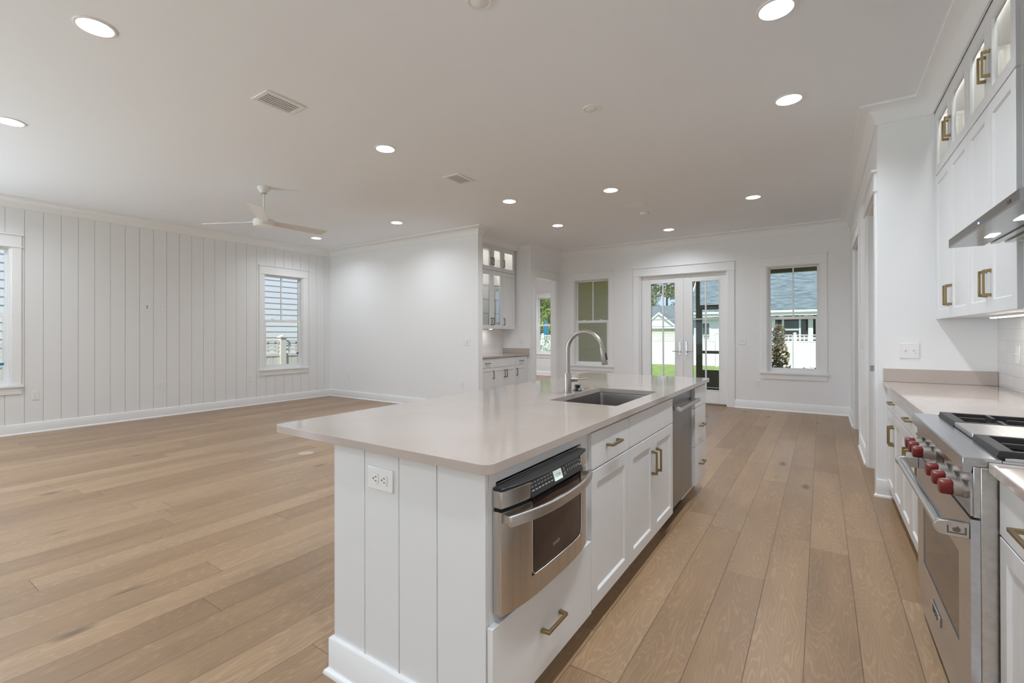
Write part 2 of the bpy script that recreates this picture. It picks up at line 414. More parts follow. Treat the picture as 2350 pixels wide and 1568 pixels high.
def wall(name, axis, c0, c1, u0, u1, holes=(), z0=0.0, z1=3.2, m=None):
    us = sorted({u0, u1, *[h[0] for h in holes], *[h[1] for h in holes]})
    zs = sorted({z0, z1, *[h[2] for h in holes], *[h[3] for h in holes]})
    b = MB()
    for i in range(len(us)-1):
        run = None
        for j in range(len(zs)-1):
            um, zm = (us[i]+us[i+1])/2, (zs[j]+zs[j+1])/2
            solid = not any(h[0] < um < h[1] and h[2] < zm < h[3] for h in holes)
            if solid and run is None: run = zs[j]
            if run is not None and (not solid or j == len(zs)-2):
                top = zs[j+1] if solid else zs[j]
                if axis == 'x': b.box(c0, c1, us[i], us[i+1], run, top)
                else: b.box(us[i], us[i+1], c0, c1, run, top)
                run = None
    return struct(b.build(name, m or M_wall))

WINL = [(0.625, 1.403, 0.648, 2.44), (4.672, 5.449, 0.648, 2.44)]
WIND = [(-4.368, -3.595, 0.648, 2.43), (-0.764, -0.012, 0.648, 2.43)]
FRD = (-2.963, -1.378, 0.0, 2.42)
WINO = (-7.50, -6.45, 0.68, 2.44)
WINX = [(-2.94, -2.16, 0.648, 2.44), (-1.44, -0.66, 0.648, 2.44)]  # two unseen windows added as openings for the side fill lamps
wall_left = wall('wall_left', 'x', -8.87, -8.712, YR, YB, WINX+WINL)
# vertical shiplap boards of the left wall
b = MB(); PITCHB = 0.1767; k0 = -26
for k in range(k0, 28):
    a0, a1 = 1.348+k*PITCHB+.0022, 1.348+(k+1)*PITCHB-.0022
    a0, a1 = max(a0, YR), min(a1, YB)
    if a1 <= a0: continue
    cuts = sorted({a0, a1, *[c for h in WINX+WINL for c in h[:2] if a0 < c < a1]})
    for i in range(len(cuts)-1):
        mid = (cuts[i]+cuts[i+1])/2; h = [h for h in WINX+WINL if h[0] < mid < h[1]]
        if h:
            b.box(-8.713, XL, cuts[i], cuts[i+1], 0, h[0][2]); b.box(-8.713, XL, cuts[i], cuts[i+1], h[0][3], 3.1)
        else: b.box(-8.713, XL, cuts[i], cuts[i+1], 0, 3.1)
struct(b.build('wall_left_shiplap', mat('shiplap_paint', (0.82, 0.83, 0.835), 0.45)))
wall('wall_back', 'y', YB, YN0, -8.87, XN)
wall('wall_bar', 'x', XNB-.12, XNB, YN0, YN1)
wall('wall_bar_side', 'y', YN1, YN1+.12, -8.86, XN-.125)
wall('wall_opening', 'x', XN-.125, XN, YN1, YD, [(7.935, 8.79, 0, 2.45)])
wall('wall_dining', 'y', YD, YD+.15, XN-.125, 2.35, [WIND[0], FRD, WIND[1]])
wall('wall_hall', 'x', XR, XR+.125, YS, YD, [(4.785, 5.62, 0, 2.43), (6.72, 7.79, 0, 2.43)])
wall('wall_stub', 'y', YS, YS+.11, XR+.125, 2.35)
wall('wall_kitchen', 'x', XW, XW+.15, YR, YS)
REAR = [(-8.0, -6.0, 0, 2.4), (-5.2, -3.2, 0, 2.4), (-2.4, -0.4, 0, 2.4)]  # openings invented behind the camera for the rear fill lamps
wall('wall_rear', 'y', YR-.15, YR, -8.87, XW+.15, REAR)
wall('wall_pantry', 'x', 2.2, 2.35, YS+.11, YD)
wall('wall_study_far', 'y', 12.71, 12.86, -8.71, -4.70, [WINO])
wall('wall_study_right', 'x', -4.70, -4.56, YD+.15, 12.86)
wall('wall_study_left', 'x', -8.86, -8.71, YN1+.12, 12.86)

b = MB(); b.box(-8.87, 2.35, YR-.15, 12.86, -0.5, -0.085); b.box(-8.87, 2.35, YR-.15, YD+.15, -0.085, 0); b.box(-8.87, -4.56, YD+.15, 12.86, -.085, 0)
struct(b.build('floor', M_floor, smooth=0))

LIGHTS = [(-3.50, 0.90), (-5.64, 0.90), (-0.20, 2.93), (-0.20, 4.115), (-3.485, 3.04), (-2.17, 5.478), (-0.735, 6.805),
          (-3.482, 5.171), (-5.633, 5.146), (-7.762, 5.133), (-3.598, 6.765), (-2.166, 8.105)]
LIGHTS += [(-0.20, 1.745), (-0.20, 0.56), (-7.76, 0.90), (-3.50, -1.25), (-5.64, -1.25), (-0.20, -1.3), (-6.3, 9.6), (-6.3, 11.4)]   # rest of the grid, out of view; last two added to brighten study
bm = bmesh.new(); edges = []
def loop(pts):
    vs = [bm.verts.new((x, y, CEIL)) for x, y in pts]
    for i in range(len(vs)): edges.append(bm.edges.new((vs[i], vs[(i+1) % len(vs)])))
loop([(-8.86, YR-.15), (2.35, YR-.15), (2.35, YD+.15), (-4.56, YD+.15), (-4.56, 12.86), (-8.86, 12.86)])
for x, y in LIGHTS: loop([(x+.086*math.cos(t*PI/16), y+.086*math.sin(t*PI/16)) for t in range(32)])
bmesh.ops.triangle_fill(bm, use_beauty=True, use_dissolve=False, edges=edges)
for f in bm.faces:
    if f.normal.z > 0: f.normal_flip()
me = bpy.data.meshes.new('ceiling'); bm.to_mesh(me); bm.free(); me.materials.append(M_ceil)
ceiling = struct(bpy.data.objects.new('ceiling', me)); COL.objects.link(ceiling)
b = MB(); b.box(-8.95, 2.5, YR-.3, 13.0, 3.24, 3.4)
struct(b.build('roof', M_ceil))

def sweep(mb, pts, prof, closed=False, pre=None, post=None):
    """profile [(distance into the room, z)] along a polyline whose room side is on the right"""
    P = [Vector((x, y)) for x, y in pts]; n = len(P)
    def nrm(a, c): d = (c-a).normalized(); return Vector((d.y, -d.x))
    rows = []
    for i in range(n):
        if closed or i > 0: a = nrm(P[i-1], P[i])
        elif pre: a = nrm(Vector(pre), P[0])
        else: a = nrm(P[0], P[1])
        if closed or i < n-1: c = nrm(P[i], P[(i+1) % n])
        elif post: c = nrm(P[-1], Vector(post))
        else: c = a
        if i == 0 and not closed and not pre: a = c
        mvec = (a+c)/(1+a.dot(c))
        rows.append([(P[i].x+mvec.x*d, P[i].y+mvec.y*d, z) for d, z in prof])
    k = len(prof); V = [q for r in rows for q in r]; F = []
    for i in range(n if closed else n-1):
        j = (i+1) % n
        for s in range(k): F.append((i*k+s, j*k+s, j*k+(s+1) % k, i*k+(s+1) % k))
    if not closed: F += [tuple(range(k)), tuple(range((n-1)*k, n*k))]
    return mb.add(V, F)

CROWN = [(0, 2.945), (0.012, 2.945), (0.016, 2.958)]+[(0.018+.087*(1-math.cos(t*PI/12)), 2.962+.098*math.sin(t*PI/12)) for t in range(0, 7)]+[(0.118, 3.062), (0.118, CEIL), (0, CEIL)]
XU = 0.712          # front of the kitchen wall cabinets
XBU = -5.055        # front of the bar wall cabinets
b = MB()
sweep(b, [(XL, YR), (XL, YB), (XN, YB), (XN, YN0), (XBU, YN0), (XBU, YN1), (XN, YN1), (XN, YD), (XR, YD), (XR, YS), (XU, YS), (XU, 2.91), (XW, 2.91), (XW, YR)], CROWN, closed=True)
struct(b.build('trim_1', M_trim, smooth=50))

BASE = [(0, 0), (0.030, 0), (0.030, 0.006), (0.027, 0.014), (0.021, 0.019), (0.015, 0.020), (0.015, 0.132), (0.011, 0.137), (0, 0.137)]
def base(name, pts, **k):
    b = MB(); sweep(b, pts, BASE, **k); return struct(b.build(name, M_trim, smooth=50))
base('baseboard_left', [(XL, YR), (XL, YB)], post=(XN, YB))
base('baseboard_back', [(XL, YB), (XN, YB), (XN, YN0)], pre=(XL, YR))
base('baseboard_opening', [(XN, 8.885), (XN, YD), (-3.085, YD)])
base('baseboard_dining', [(-1.284, YD), (XR, YD), (XR, 7.885)])
base('baseboard_hall', [(XR, 6.628), (XR, 5.715)])
base('baseboard_stub', [(XR, 4.692), (XR, YS), (0.60, YS)])
b = MB(); sweep(b, [(-8.71, YN1+.12), (-8.71, 12.71), (-4.70, 12.71)], BASE)
struct(b.build('baseboard_study', M_trim, smooth=50))
b = MB(); sweep(b, [(-8.71, YN1+.12), (-8.71, 12.71), (-4.70, 12.71), (-4.70, YD+.15)], CROWN)
struct(b.build('trim_2', M_trim, smooth=50))

def child(b, name, m, parent, **k): return b.build(name, m, parent, **k)

def head_trim(u0, u1, z1, basis, parent, w=WB, oh=0.018):
    b = MB(*basis); b.box(u0-w, u1+w, z1, z1+.148, 0, .021)
    b.box(u0-w-oh, u1+w+oh, z1+.148, z1+.166, 0, .040); b.box(u0-w-oh*.7, u1+w+oh*.7, z1-.006, z1+.008, 0, .029)
    child(b, 'head_casing', M_trim, parent, bevel=.002)
def window(name, basis, u0, u1, z0, z1, w=WB, depth=.15, muntin=True):
    o = struct(bpy.data.objects.new(name, None)); COL.objects.link(o)
    for s in (0, 1):
        b = MB(*basis); a = (u0-w, u0-.003) if s == 0 else (u1+.003, u1+w)
        b.box(a[0], a[1], z0, z1, 0, WC); child(b, 'side_casing', M_trim, o, bevel=.002)
    head_trim(u0, u1, z1, basis, o, w)
    b = MB(*basis); b.box(u0-w-.02, u1+w+.02, z0-.030, z0-.002, -.045, .045); child(b, 'stool', M_trim, o, bevel=.004)
    b = MB(*basis); b.box(u0-w, u1+w, z0-.118, z0-.030, 0, .018); child(b, 'apron', M_trim, o, bevel=.002)
    b = MB(*basis); f = .018
    b.box(u0, u0+f, z0, z1, -depth, -.004); b.box(u1-f, u1, z0, z1, -depth, -.004)
    b.box(u0+f, u1-f, z1-f, z1, -depth, -.004); b.box(u0+f, u1-f, z0, z0+f, -depth, -.046)
    child(b, 'frame', M_vinyl, o, bevel=.0015)
    zm = (z0+z1)/2+.012
    for nm, a, c, n0, n1, st, bt, tp in (('upper_sash', zm-.02, z1-f, -.115, -.085, .026, .035, .022), ('lower_sash', z0+f, zm+.028, -.083, -.050, .046, .052, .05)):
        L, R = u0+f, u1-f
        b = MB(*basis)
        b.box(L, L+st, a, c, n0, n1); b.box(R-st, R, a, c, n0, n1)
        b.box(L+st, R-st, a, a+bt, n0, n1); b.box(L+st, R-st, c-tp, c, n0, n1)
        s = child(b, nm, M_vinyl, o, bevel=.002)
        if nm == 'upper_sash' and muntin:
            b = MB(*basis); m_ = (L+R)/2; b.box(m_-.010, m_+.010, a+bt, c-tp, n0+.003, n1-.003); child(b, 'muntin', M_vinyl, s)
        b = MB(*basis); nm_ = (n0+n1)/2; b.box(L+st-.004, R-st+.004, a+bt-.004, c-tp+.004, nm_-.002, nm_+.002); child(b, 'pane', M_glass, s, smooth=0)
        if nm == 'lower_sash':
            b = MB(*basis)
            for q in (.25, .75):
                x = L+(R-L)*q; b.box(x-.03, x+.03, c, c+.010, n0+.004, n1-.004); b.box(x-.012, x+.012, c+.010, c+.018, n0+.008, n1-.008)
            child(b, 'sash_lock', M_vinyl, s, bevel=.002)
    return o
BL = ((XL, 0, 0), (0, 1, 0), (0, 0, 1), (1, 0, 0))
BD = ((0, YD, 0), (1, 0, 0), (0, 0, 1), (0, -1, 0))
BO = ((0, 12.71, 0), (1, 0, 0), (0, 0, 1), (0, -1, 0))
BH = ((XR, 0, 0), (0, 1, 0), (0, 0, 1), (-1, 0, 0))
BN = ((XN, 0, 0), (0, 1, 0), (0, 0, 1), (1, 0, 0))
window('window_1', BL, *WINL[0]); window('window_2', BL, *WINL[1])
window('window_3', BD, *WIND[0]); window('window_4', BD, *WIND[1]); window('window_5', BO, *WINO)
window('window_9', BL, *WINX[0]); window('window_10', BL, *WINX[1])  # unseen windows added where the side fill lamps stand

# rear glass doors added unseen behind the camera for the fill lamps
for i, h in enumerate(REAR):
    o = struct(bpy.data.objects.new('window_%d' % (6+i), None)); COL.objects.link(o)
    b = MB()
    for u in (h[0], (h[0]+h[1])/2-.05, h[1]-.10): b.box(u, u+.10, YR-.12, YR-.06, 0, 2.4)
    b.box(h[0], h[1], YR-.12, YR-.06, 0, .14); b.box(h[0], h[1], YR-.12, YR-.06, 2.28, 2.4)
    b.build('frame', M_vinyl, o)
    b = MB(); b.box(h[0], h[1], YR-.092, YR-.088, .1, 2.3); b.build('pane', M_glass, o, smooth=0)

# French door pair
d = struct(bpy.data.objects.new('door_1', None)); COL.objects.link(d)
u0, u1, _, z1 = FRD
for a in ((u0-.118, u0-.004), (u1+.004, u1+.112)):
    b = MB(*BD); b.box(a[0], a[1], 0, z1, 0, .020); b.build('side_casing', M_trim, d, bevel=.002)
head_trim(u0, u1, z1, BD, d, .116)
b = MB(*BD); b.box(u0, u0+.022, 0, z1, -.15, -.002); b.box(u1-.022, u1, 0, z1, -.15, -.002); b.box(u0+.022, u1-.022, z1-.022, z1, -.15, -.002)
b.build('jamb', M_trim, d, bevel=.002)
b = MB(*BD); b.box(u0+.022, u1-.022, 0, .03, -.15, -.03); b.build('threshold', M_bronze, d)
for s, (a, c, g0, g1, hx, sg) in enumerate(((-2.939, -2.160, -2.765, -2.292, -2.213, -1), (-2.152, -1.402, -1.995, -1.520, -2.096, 1))):
    n0, n1 = -.105, -.060
    b = MB(*BD); zb, zt = .262, 2.272
    b.box(a, g0, .03, 2.395, n0, n1); b.box(g1, c, .03, 2.395, n0, n1); b.box(g0, g1, .03, zb, n0, n1); b.box(g0, g1, zt, 2.395, n0, n1)
    leaf = b.build('door_leaf', M_trim, d, bevel=.003)
    b = MB(*BD)   # glazing bead
    for q in (n1-.002, n0-.006):
        b.box(g0, g0+.012, zb, zt, q, q+.008); b.box(g1-.012, g1, zb, zt, q, q+.008); b.box(g0+.012, g1-.012, zb, zb+.012, q, q+.008); b.box(g0+.012, g1-.012, zt-.012, zt, q, q+.008)
    b.build('glazing_bead', M_trim, leaf)
    b = MB(*BD); b.box(g0+.002, g1-.002, zb+.002, zt-.002, -.084, -.080); b.build('pane', M_glass, leaf, smooth=0)
    b = MB(*BD); m_ = (g0+g1)/2; b.box(m_-.012, m_+.012, zb, zt, -.096, -.068); b.box(g0, g1, 1.565-.009, 1.565+.009, -.095, -.069)
    b.build('muntin', M_vinyl, leaf)
    b = MB(*BD); b.box(hx-.022, hx+.022, .895, 1.148, n1, n1+.010)
    pl = b.build('handle_plate', M_chrome, leaf, bevel=.004)
    b = MB(*BD); b.lathe([(.014, n1+.01), (.014, n1+.05), (.010, n1+.055)], (hx, .957, 0), 2, 16)
    b.tube([(hx, .957, n1+.045), (hx+sg*.035, .966, n1+.048), (hx+sg*.075, .962, n1+.050), (hx+sg*.105, .968, n1+.050), (hx+sg*.125, .958, n1+.048)], [.010, .009, .0075, .007, .005], 10)
    b.build('lever', M_chrome, leaf)
    b = MB(*BD); b.lathe([(.013, n1+.01), (.013, n1+.016)], (hx, 1.105, 0), 2, 16); b.box(hx-.004, hx+.004, 1.092, 1.118, n1+.016, n1+.028)
    b.build('thumb_turn', M_chrome, leaf)
b = MB(*BD); b.box(-2.168, -2.146, .03, 2.40, -.060, -.046); b.build('astragal', M_trim, d, bevel=.003)

# cased openings: hall (two) and bar side (one)
for k, (basis, a, c, z1, t) in enumerate(((BH, 4.785, 5.62, 2.43, .125), (BH, 6.72, 7.79, 2.43, .125), (BN, 7.935, 8.79, 2.45, .125))):
    o = struct(bpy.data.objects.new('trim_%d' % (3+k), None)); COL.objects.link(o)
    for p in ((a-WB, a-.004), (c+.004, c+WB)):
        b = MB(*basis); b.box(p[0], p[1], 0, z1, 0, WC); b.build('side_casing', M_trim, o, bevel=.002)
    head_trim(a, c, z1, basis, o)
    b = MB(*basis); b.box(a, a+.016, 0, z1, -t-.004, .001); b.box(c-.016, c, 0, z1, -t-.004, .001); b.box(a+.016, c-.016, z1-.016, z1, -t-.004, .001)
    j = b.build('jamb', M_trim, o, bevel=.0015)
    if k < 2:
        b = MB(*basis); b.box(c-.028, c-.016, 0, z1-.016, -.075, -.045); b.build('door_stop', M_trim, o)
    if k == 0:
        b = MB(*basis); b.box(c-.018, c-.0155, .93, .985, -.045, -.012); b.build('strike_plate', M_strike, o)

# ------------------------------------------------------------------ kitchen helpers
X_, Y_, Z_ = Vector((1, 0, 0)), Vector((0, 1, 0)), Vector((0, 0, 1))
def pull(parent, org, c, along, out, L=.132, m=None, h=.034, wd=.011):
    along, out = Vector(along), Vector(out)
    b = MB(c, along, out, along.cross(out)); a = L/2
    b.prism([(-a-.005, 0), (-a, h), (a, h), (a+.005, 0), (a-.012, 0), (a-.013, h-.010), (-a+.013, h-.010), (-a+.012, 0)], 2, -wd/2, wd/2)
    return b.build('handle', m or M_brass, parent, org, bevel=.0012)
def basis(x, sgn): return ((x, 0, 0), (0, 1, 0), (0, 0, 1), (sgn, 0, 0))
def door(parent, org, B, u0, u1, v0, v1, s=.058, glass=False, hd=None, t=.020, L=.132, m=None, name='door'):
    b = MB(*B); b.ring_panel(u0, u1, v0, v1, 0.0005, t, s, glass=glass)
    d = b.build(name, M_cab, parent, org, smooth=20)
    if glass:
        b = MB(*B); b.box(u0+s, u1-s, v0+s, v1-s, t*.3, t*.3+.003); b.build('pane', M_glass, d, org, smooth=0)
    if hd: pull(d, org, MB(*B).p(hd[0], hd[1], t), (0, 0, 1), B[3], L, m)
    return d
def drawer(parent, org, B, u0, u1, v0, v1, handle=True, t=.020, L=.132, m=None, name='drawer'):
    b = MB(*B); b.box(u0, u1, v0, v1, 0.0005, t)
    d = b.build(name, M_cab, parent, org, bevel=.0015)
    if handle: pull(d, org, MB(*B).p((u0+u1)/2, (v0+v1)/2, t), (0, 1, 0), B[3], L, m)
    return d
def carcass(parent, org, x0, x1, y0, y1, z0, z1, toe=None, name='cabinet_body'):
    """toe: the x of the recessed plinth front (or None for a wall cabinet)"""
    b = MB(); zt = .112 if toe is not None else z0
    b.box(x0, x1, y0, y1, zt, z1)
    r = b.build(name, M_cab, parent, org, bevel=.001)
    if toe is not None:
        b = MB(); a, c = sorted((toe, x0 if abs(toe-x0) > abs(toe-x1) else x1)); b.box(a, c, y0, y1, 0.001, zt-.001)
        b.build('toe_kick', M_cab, parent, org)
    return r
def rr(x0, x1, y0, y1, r, n=6):
    pts = []
    for cx, cy, a in ((x1-r, y0+r, -PI/2), (x1-r, y1-r, 0), (x0+r, y1-r, PI/2), (x0+r, y0+r, PI)):
        for i in range(n+1): pts.append((cx+r*math.cos(a+PI/2*i/n), cy+r*math.sin(a+PI/2*i/n)))
    return pts
def slab(name, outer, hole, z0, z1, m, bevel=.005):
    bm = bmesh.new(); ed = []
    for L in [outer]+([hole] if hole else []):
        vs = [bm.verts.new((x, y, z1)) for x, y in L]
        ed += [bm.edges.new((vs[i], vs[(i+1) % len(vs)])) for i in range(len(vs))]
    bmesh.ops.triangle_fill(bm, use_beauty=True, use_dissolve=False, edges=ed)
    g = bmesh.ops.extrude_face_region(bm, geom=list(bm.faces))
    bmesh.ops.translate(bm, verts=[v for v in g['geom'] if isinstance(v, bmesh.types.BMVert)], vec=(0, 0, z0-z1))
    bmesh.ops.recalc_face_normals(bm, faces=bm.faces)
    me = bpy.data.meshes.new(name); bm.to_mesh(me); bm.free(); me.materials.append(m)
    for q in me.polygons: q.use_smooth = True
    me.set_sharp_from_angle(angle=math.radians(40))
    o = bpy.data.objects.new(name, me); COL.objects.link(o)
    if bevel:
        b = o.modifiers.new('bevel', 'BEVEL'); b.width = bevel; b.segments = 3; b.limit_method = 'ANGLE'; b.angle_limit = math.radians(50)
    return o

# ------------------------------------------------------------------ island
CT0, CT1 = .884, .914
XI = -.83                       # cabinet box face; fronts stand 20 mm proud
BI = basis(XI, 1)
IY0, IY1 = 1.104, 4.14
# end panel with vertical boards and plinth
org = (-1.19, IY0, 0)
t = thing('island_end_panel', org, 'white vertical-board end panel of the island with tall plinth', 'island panel')
b = MB(); GP = [-1.555, -1.378, -1.2005, -1.026, -.8325]
for i in range(4):
    b.box(GP[i]+(.0018 if i else 0), GP[i+1]-(.0018 if i < 3 else 0), IY0, IY0+.015, 0.001, CT0-.001)
b.box(-1.554, -.86, IY0+.010, IY0+.0155, 0.001, CT0-.001); b.build('boards', M_cab, t, org, bevel=.0012)
b = MB(); b.box(-1.555, -1.535, IY0+.0165, IY1, 0.001, CT0-.001); b.build('side_panel', M_cab, t, org)
b = MB(); sweep(b, [(-1.555, IY1), (-1.555, IY0), (-.832, IY0)], BASE)
b.build('plinth', M_trim, t, org, smooth=50)

# microwave cabinet
org = (-1.18, 1.47, 0)
t = thing('microwave_cabinet', org, 'white island cabinet holding the microwave above one deep drawer', 'cabinet', 'island cabinets')
b = MB()
b.box(-1.50, XI, 1.1205, 1.815, .112, .43); b.box(-1.50, XI, 1.1205, 1.155, .43, CT0-.001); b.box(-1.50, XI, 1.757, 1.815, .43, CT0-.001)
b.box(-1.50, XI, 1.155, 1.757, .838, CT0-.001); b.box(-1.50, -1.48, 1.155, 1.757, .43, .838)
b.build('cabinet_body', M_cab, t, org)
b = MB(); b.box(-1.50, -.905, 1.1205, 1.815, .001, .111); b.build('toe_kick', M_cab, t, org)
d = drawer(t, org, BI, 1.108, 1.816, .114, .418, True, L=.14)

# drawer microwave
org = (-1.10, 1.434, .43)
t = thing('microwave_oven', org, 'stainless drawer microwave with bowed handle and dark window in the island', 'microwave')
MY0, MY1 = 1.136, 1.734
def bow(y, e=-.796, k=.026): q = abs(2*(y-MY0)/(MY1-MY0)-1); return e+k*(1-q**3.2)
def bowed(b, ya, yb, z0, z1, off=0.0, back=-.828, n=14):
    pr = [(back, ya)]+[(bow(ya+(yb-ya)*i/n)+off, ya+(yb-ya)*i/n) for i in range(n+1)]+[(back, yb)]
    return b.prism(pr, 2, z0, z1)
b = MB(); b.box(-1.46, -.829, 1.158, 1.754, .434, .832); b.build('housing', M_steel, t, org)
b = MB(); bowed(b, MY0, MY1, .8185, .827, .001); b.build('top_cover', M_black, t, org, bevel=.003)
for ya, yb in ((MY0, 1.268), (1.652, MY1)):
    b = MB(); bowed(b, ya, yb, .767, .8183); b.build('end_cap', M_steel, t, org, bevel=.002)
b = MB(); b.prism([(-.828, .767), (-.828, .818), (-.788, .818), (-.7715, .767)], 1, 1.2685, 1.6515); cp = b.build('control_panel', M_black, t, org)
V = Vector((-.0165, 0, .051)).normalized(); N = Vector((.051, 0, .0165)).normalized(); O = Vector((-.77975, 1.46, .7925))
PB = (O, (0, 1, 0), V, N)
b = MB(*PB); b.box(-.028, .030, -.017, .017, .0003, .0016); b.build('display', M_lcd, cp, org)
text_mesh('display_digits', '12:00', .018, .0004, M_legend, cp, org, O+N*.0017+Y_*.001, Y_, V, N)
b = MB(*PB)
for r_ in (.013, .002, -.010):
    for i in range(7):
        y = -.178+i*.021; b.box(y, y+.013, r_, r_+.0035, .0003, .0010)
b.build('key_legends', M_legend, cp, org); b = MB(*PB)
for r_ in (.012, -.004):
    for i in range(6):
        y = .073+i*.018; b.box(y, y+.005, r_, r_+.007, .0003, .0010)
for r_ in (.010, -.006):
    b.box(.045, .058, r_, r_+.0035, .0003, .0010); b.box(.046, .056, r_-.006, r_-.003, .0003, .0010)
    b.box(.176, .188, r_, r_+.004, .0003, .0010)
b.build('key_legends', M_legend, cp, org)
b = MB(); bowed(b, MY0+.008, MY1-.008, .757, .7665, -.016); b.build('shadow_gap', M_black, t, org)
b = MB(); bowed(b, MY0, 1.272, .447, .7565); bowed(b, 1.652, MY1, .447, .7565); bowed(b, 1.272, 1.652, .447, .515)
df = b.build('drawer_front', M_steel, t, org)
b = MB(); bowed(b, 1.2723, 1.6517, .5153, .7565, -.002); g = b.build('window', M_dglass, df, org)
b = MB(); pts = [(bow(1.2745)+.0005, 1.2745, .752), (bow(1.2745)+.0005, 1.2745, .530), (bow(1.29)+.0005, 1.290, .5175)]+[(bow(y)+.0005, y, .5170) for y in (1.35, 1.42, 1.5, 1.56, 1.615)]+[(bow(1.64)+.0005, 1.640, .524), (bow(1.649)+.0005, 1.649, .540), (bow(1.6495)+.0005, 1.6495, .752)]
b.tube(pts, .0022, 8); b.build('window_trim', M_chrome, df, org)
text_mesh('lettering', 'SHARP', .017, .0003, M_legend, df, org, (bow(1.434)-.0014, 1.434, .566), Y_, Z_, X_)
def hb(y): q = abs(2*(y-MY0)/(MY1-MY0)-1); return -.774+.046*(1-q**2.3)
n = 18; ys = [1.142+(1.728-1.142)*i/n for i in range(n+1)]
b = MB(); pr = [(hb(y)+.007, y) for y in ys]+[(hb(y)-.007, y) for y in ys[::-1]]
b.prism(pr, 2, .716, .750); h = b.build('handle', M_steelh, df, org, bevel=.004)
for y in (1.152, 1.718): MB().box(bow(y)-.004, hb(y)-.0062, y-.006, y+.006, .724, .742).build('handle_mount', M_steelh, h, org)

# drawer and door cabinet beside the microwave
org = (-1.18, 2.05, 0)
t = thing('base_cabinet', org, 'narrow white island cabinet with one drawer over one door', 'cabinet', 'island cabinets')
carcass(t, org, -1.50, XI, 1.817, 2.279, 0, CT0-.001, toe=-.905)
drawer(t, org, BI, 1.822, 2.276, .713, .870)
door(t, org, BI, 1.822, 2.276, .120, .707, hd=None)
# sink cabinet
org = (-1.18, 2.69, 0)
t = thing('sink_cabinet', org, 'white two-door island cabinet with false front under the sink', 'cabinet', 'island cabinets')
b = MB(); b.box(-.86, XI, 2.281, 3.112, .112, CT0-.001); b.box(-1.50, -.86, 2.281, 2.297, .112, CT0-.001); b.box(-1.50, -.86, 3.096, 3.112, .112, CT0-.001); b.box(-1.50, -1.484, 2.297, 3.096, .112, CT0-.001); b.box(-1.484, -.86, 2.297, 3.096, .112, .130)
b.build('cabinet_body', M_cab, t, org)
b = MB(); b.box(-1.50, -.905, 2.281, 3.112, .001, .111); b.build('toe_kick', M_cab, t, org)
drawer(t, org, BI, 2.284, 3.106, .713, .870, False, name='false_front')
door(t, org, BI, 2.284, 2.693, .120, .707, hd=(2.655, .555))
door(t, org, BI, 2.697, 3.106, .120, .707, hd=(2.737, .555))
# dishwasher
org = (-1.1, 3.43, 0)
t = thing('dishwasher', org, 'stainless dishwasher with tubular bar handle built into the island', 'dishwasher')
b = MB(); b.box(-1.42, -.856, 3.122, 3.738, .10, .868); b.build('tub', M_black, t, org)
b = MB(); b.box(-.855, -.832, 3.122, 3.738, .118, .870); dd = b.build('door', M_dwsteel, t, org, bevel=.002)
b = MB(); b.tube([(-.772, 3.150, .795), (-.772, 3.705, .795)], .0145, 18); h = b.build('handle', M_chrome, dd, org)
for y in (3.163, 3.692):
    b = MB(); b.box(-.8315, -.772, y-.012, y+.012, .782, .808); b.build('handle_mount', M_steelh, h, org, bevel=.006)
b = MB(); b.box(-.92, -.900, 3.124, 3.736, .001, .099); b.build('kick_plate', M_black, t, org)
b = MB(); b.box(-.860, -.838, 3.44, 3.735, .098, .110); b.build('bottom_strip', M_plate, t, org)
# drawer stack
org = (-1.18, 3.95, 0)
t = thing('drawer_cabinet', org, 'white three-drawer island cabinet beyond the dishwasher', 'cabinet', 'island cabinets')
carcass(t, org, -1.50, XI, 3.742, IY1, 0, CT0-.001, toe=-.905)
for z0, z1 in ((.120, .412), (.417, .713), (.718, .870)): drawer(t, org, BI, 3.750, 4.136, z0, z1, z0 < .7)
b = MB(); b.box(-1.50, -.86, IY1, IY1+.012, .112, CT0-.001); b.build('back_panel', M_cab, t, org)

# island countertop with sink cut-out
SK = (-1.298, -.893, 2.325, 3.062)
o = slab('island_countertop', rr(-1.915, -.792, 1.066, 4.236, .035), rr(*SK, .016), CT0, CT1, M_quartz)
tag(o, 'large pale beige quartz countertop covering the island', 'countertop')
# undermount sink
org = ((SK[0]+SK[1])/2, (SK[2]+SK[3])/2, .66)
t = thing('kitchen_sink', org, 'rectangular stainless undermount sink set in the island countertop', 'sink')
b = MB(); loops = []
for (g, z, r) in ((-.022, .8825, .03), (.004, .8825, .022), (.005, .875, .022), (.009, .70, .026), (.014, .672, .03), (.035, .662, .03), (.12, .658, .03)):
    loops.append([(x, y, z) for x, y in rr(SK[0]+g, SK[1]-g, SK[2]+g, SK[3]-g, r)])
k = len(loops[0]); P = [q for L in loops for q in L]
F = [(i*k+s, i*k+(s+1) % k, (i+1)*k+(s+1) % k, (i+1)*k+s) for i in range(len(loops)-1) for s in range(k)]+[tuple(range((len(loops)-1)*k, len(loops)*k))]
b.add(P, F); bs = b.build('basin', M_sink, t, org, smooth=50)
sd = bs.modifiers.new('thickness', 'SOLIDIFY'); sd.thickness = .0016; sd.offset = -1
b = MB(); b.lathe([(.052, .660), (.052, .6615), (.044, .6625), (.040, .655), (.0, .655)], (org[0], org[1], 0), 2, 28, False); b.build('drain', M_chrome, t, org)

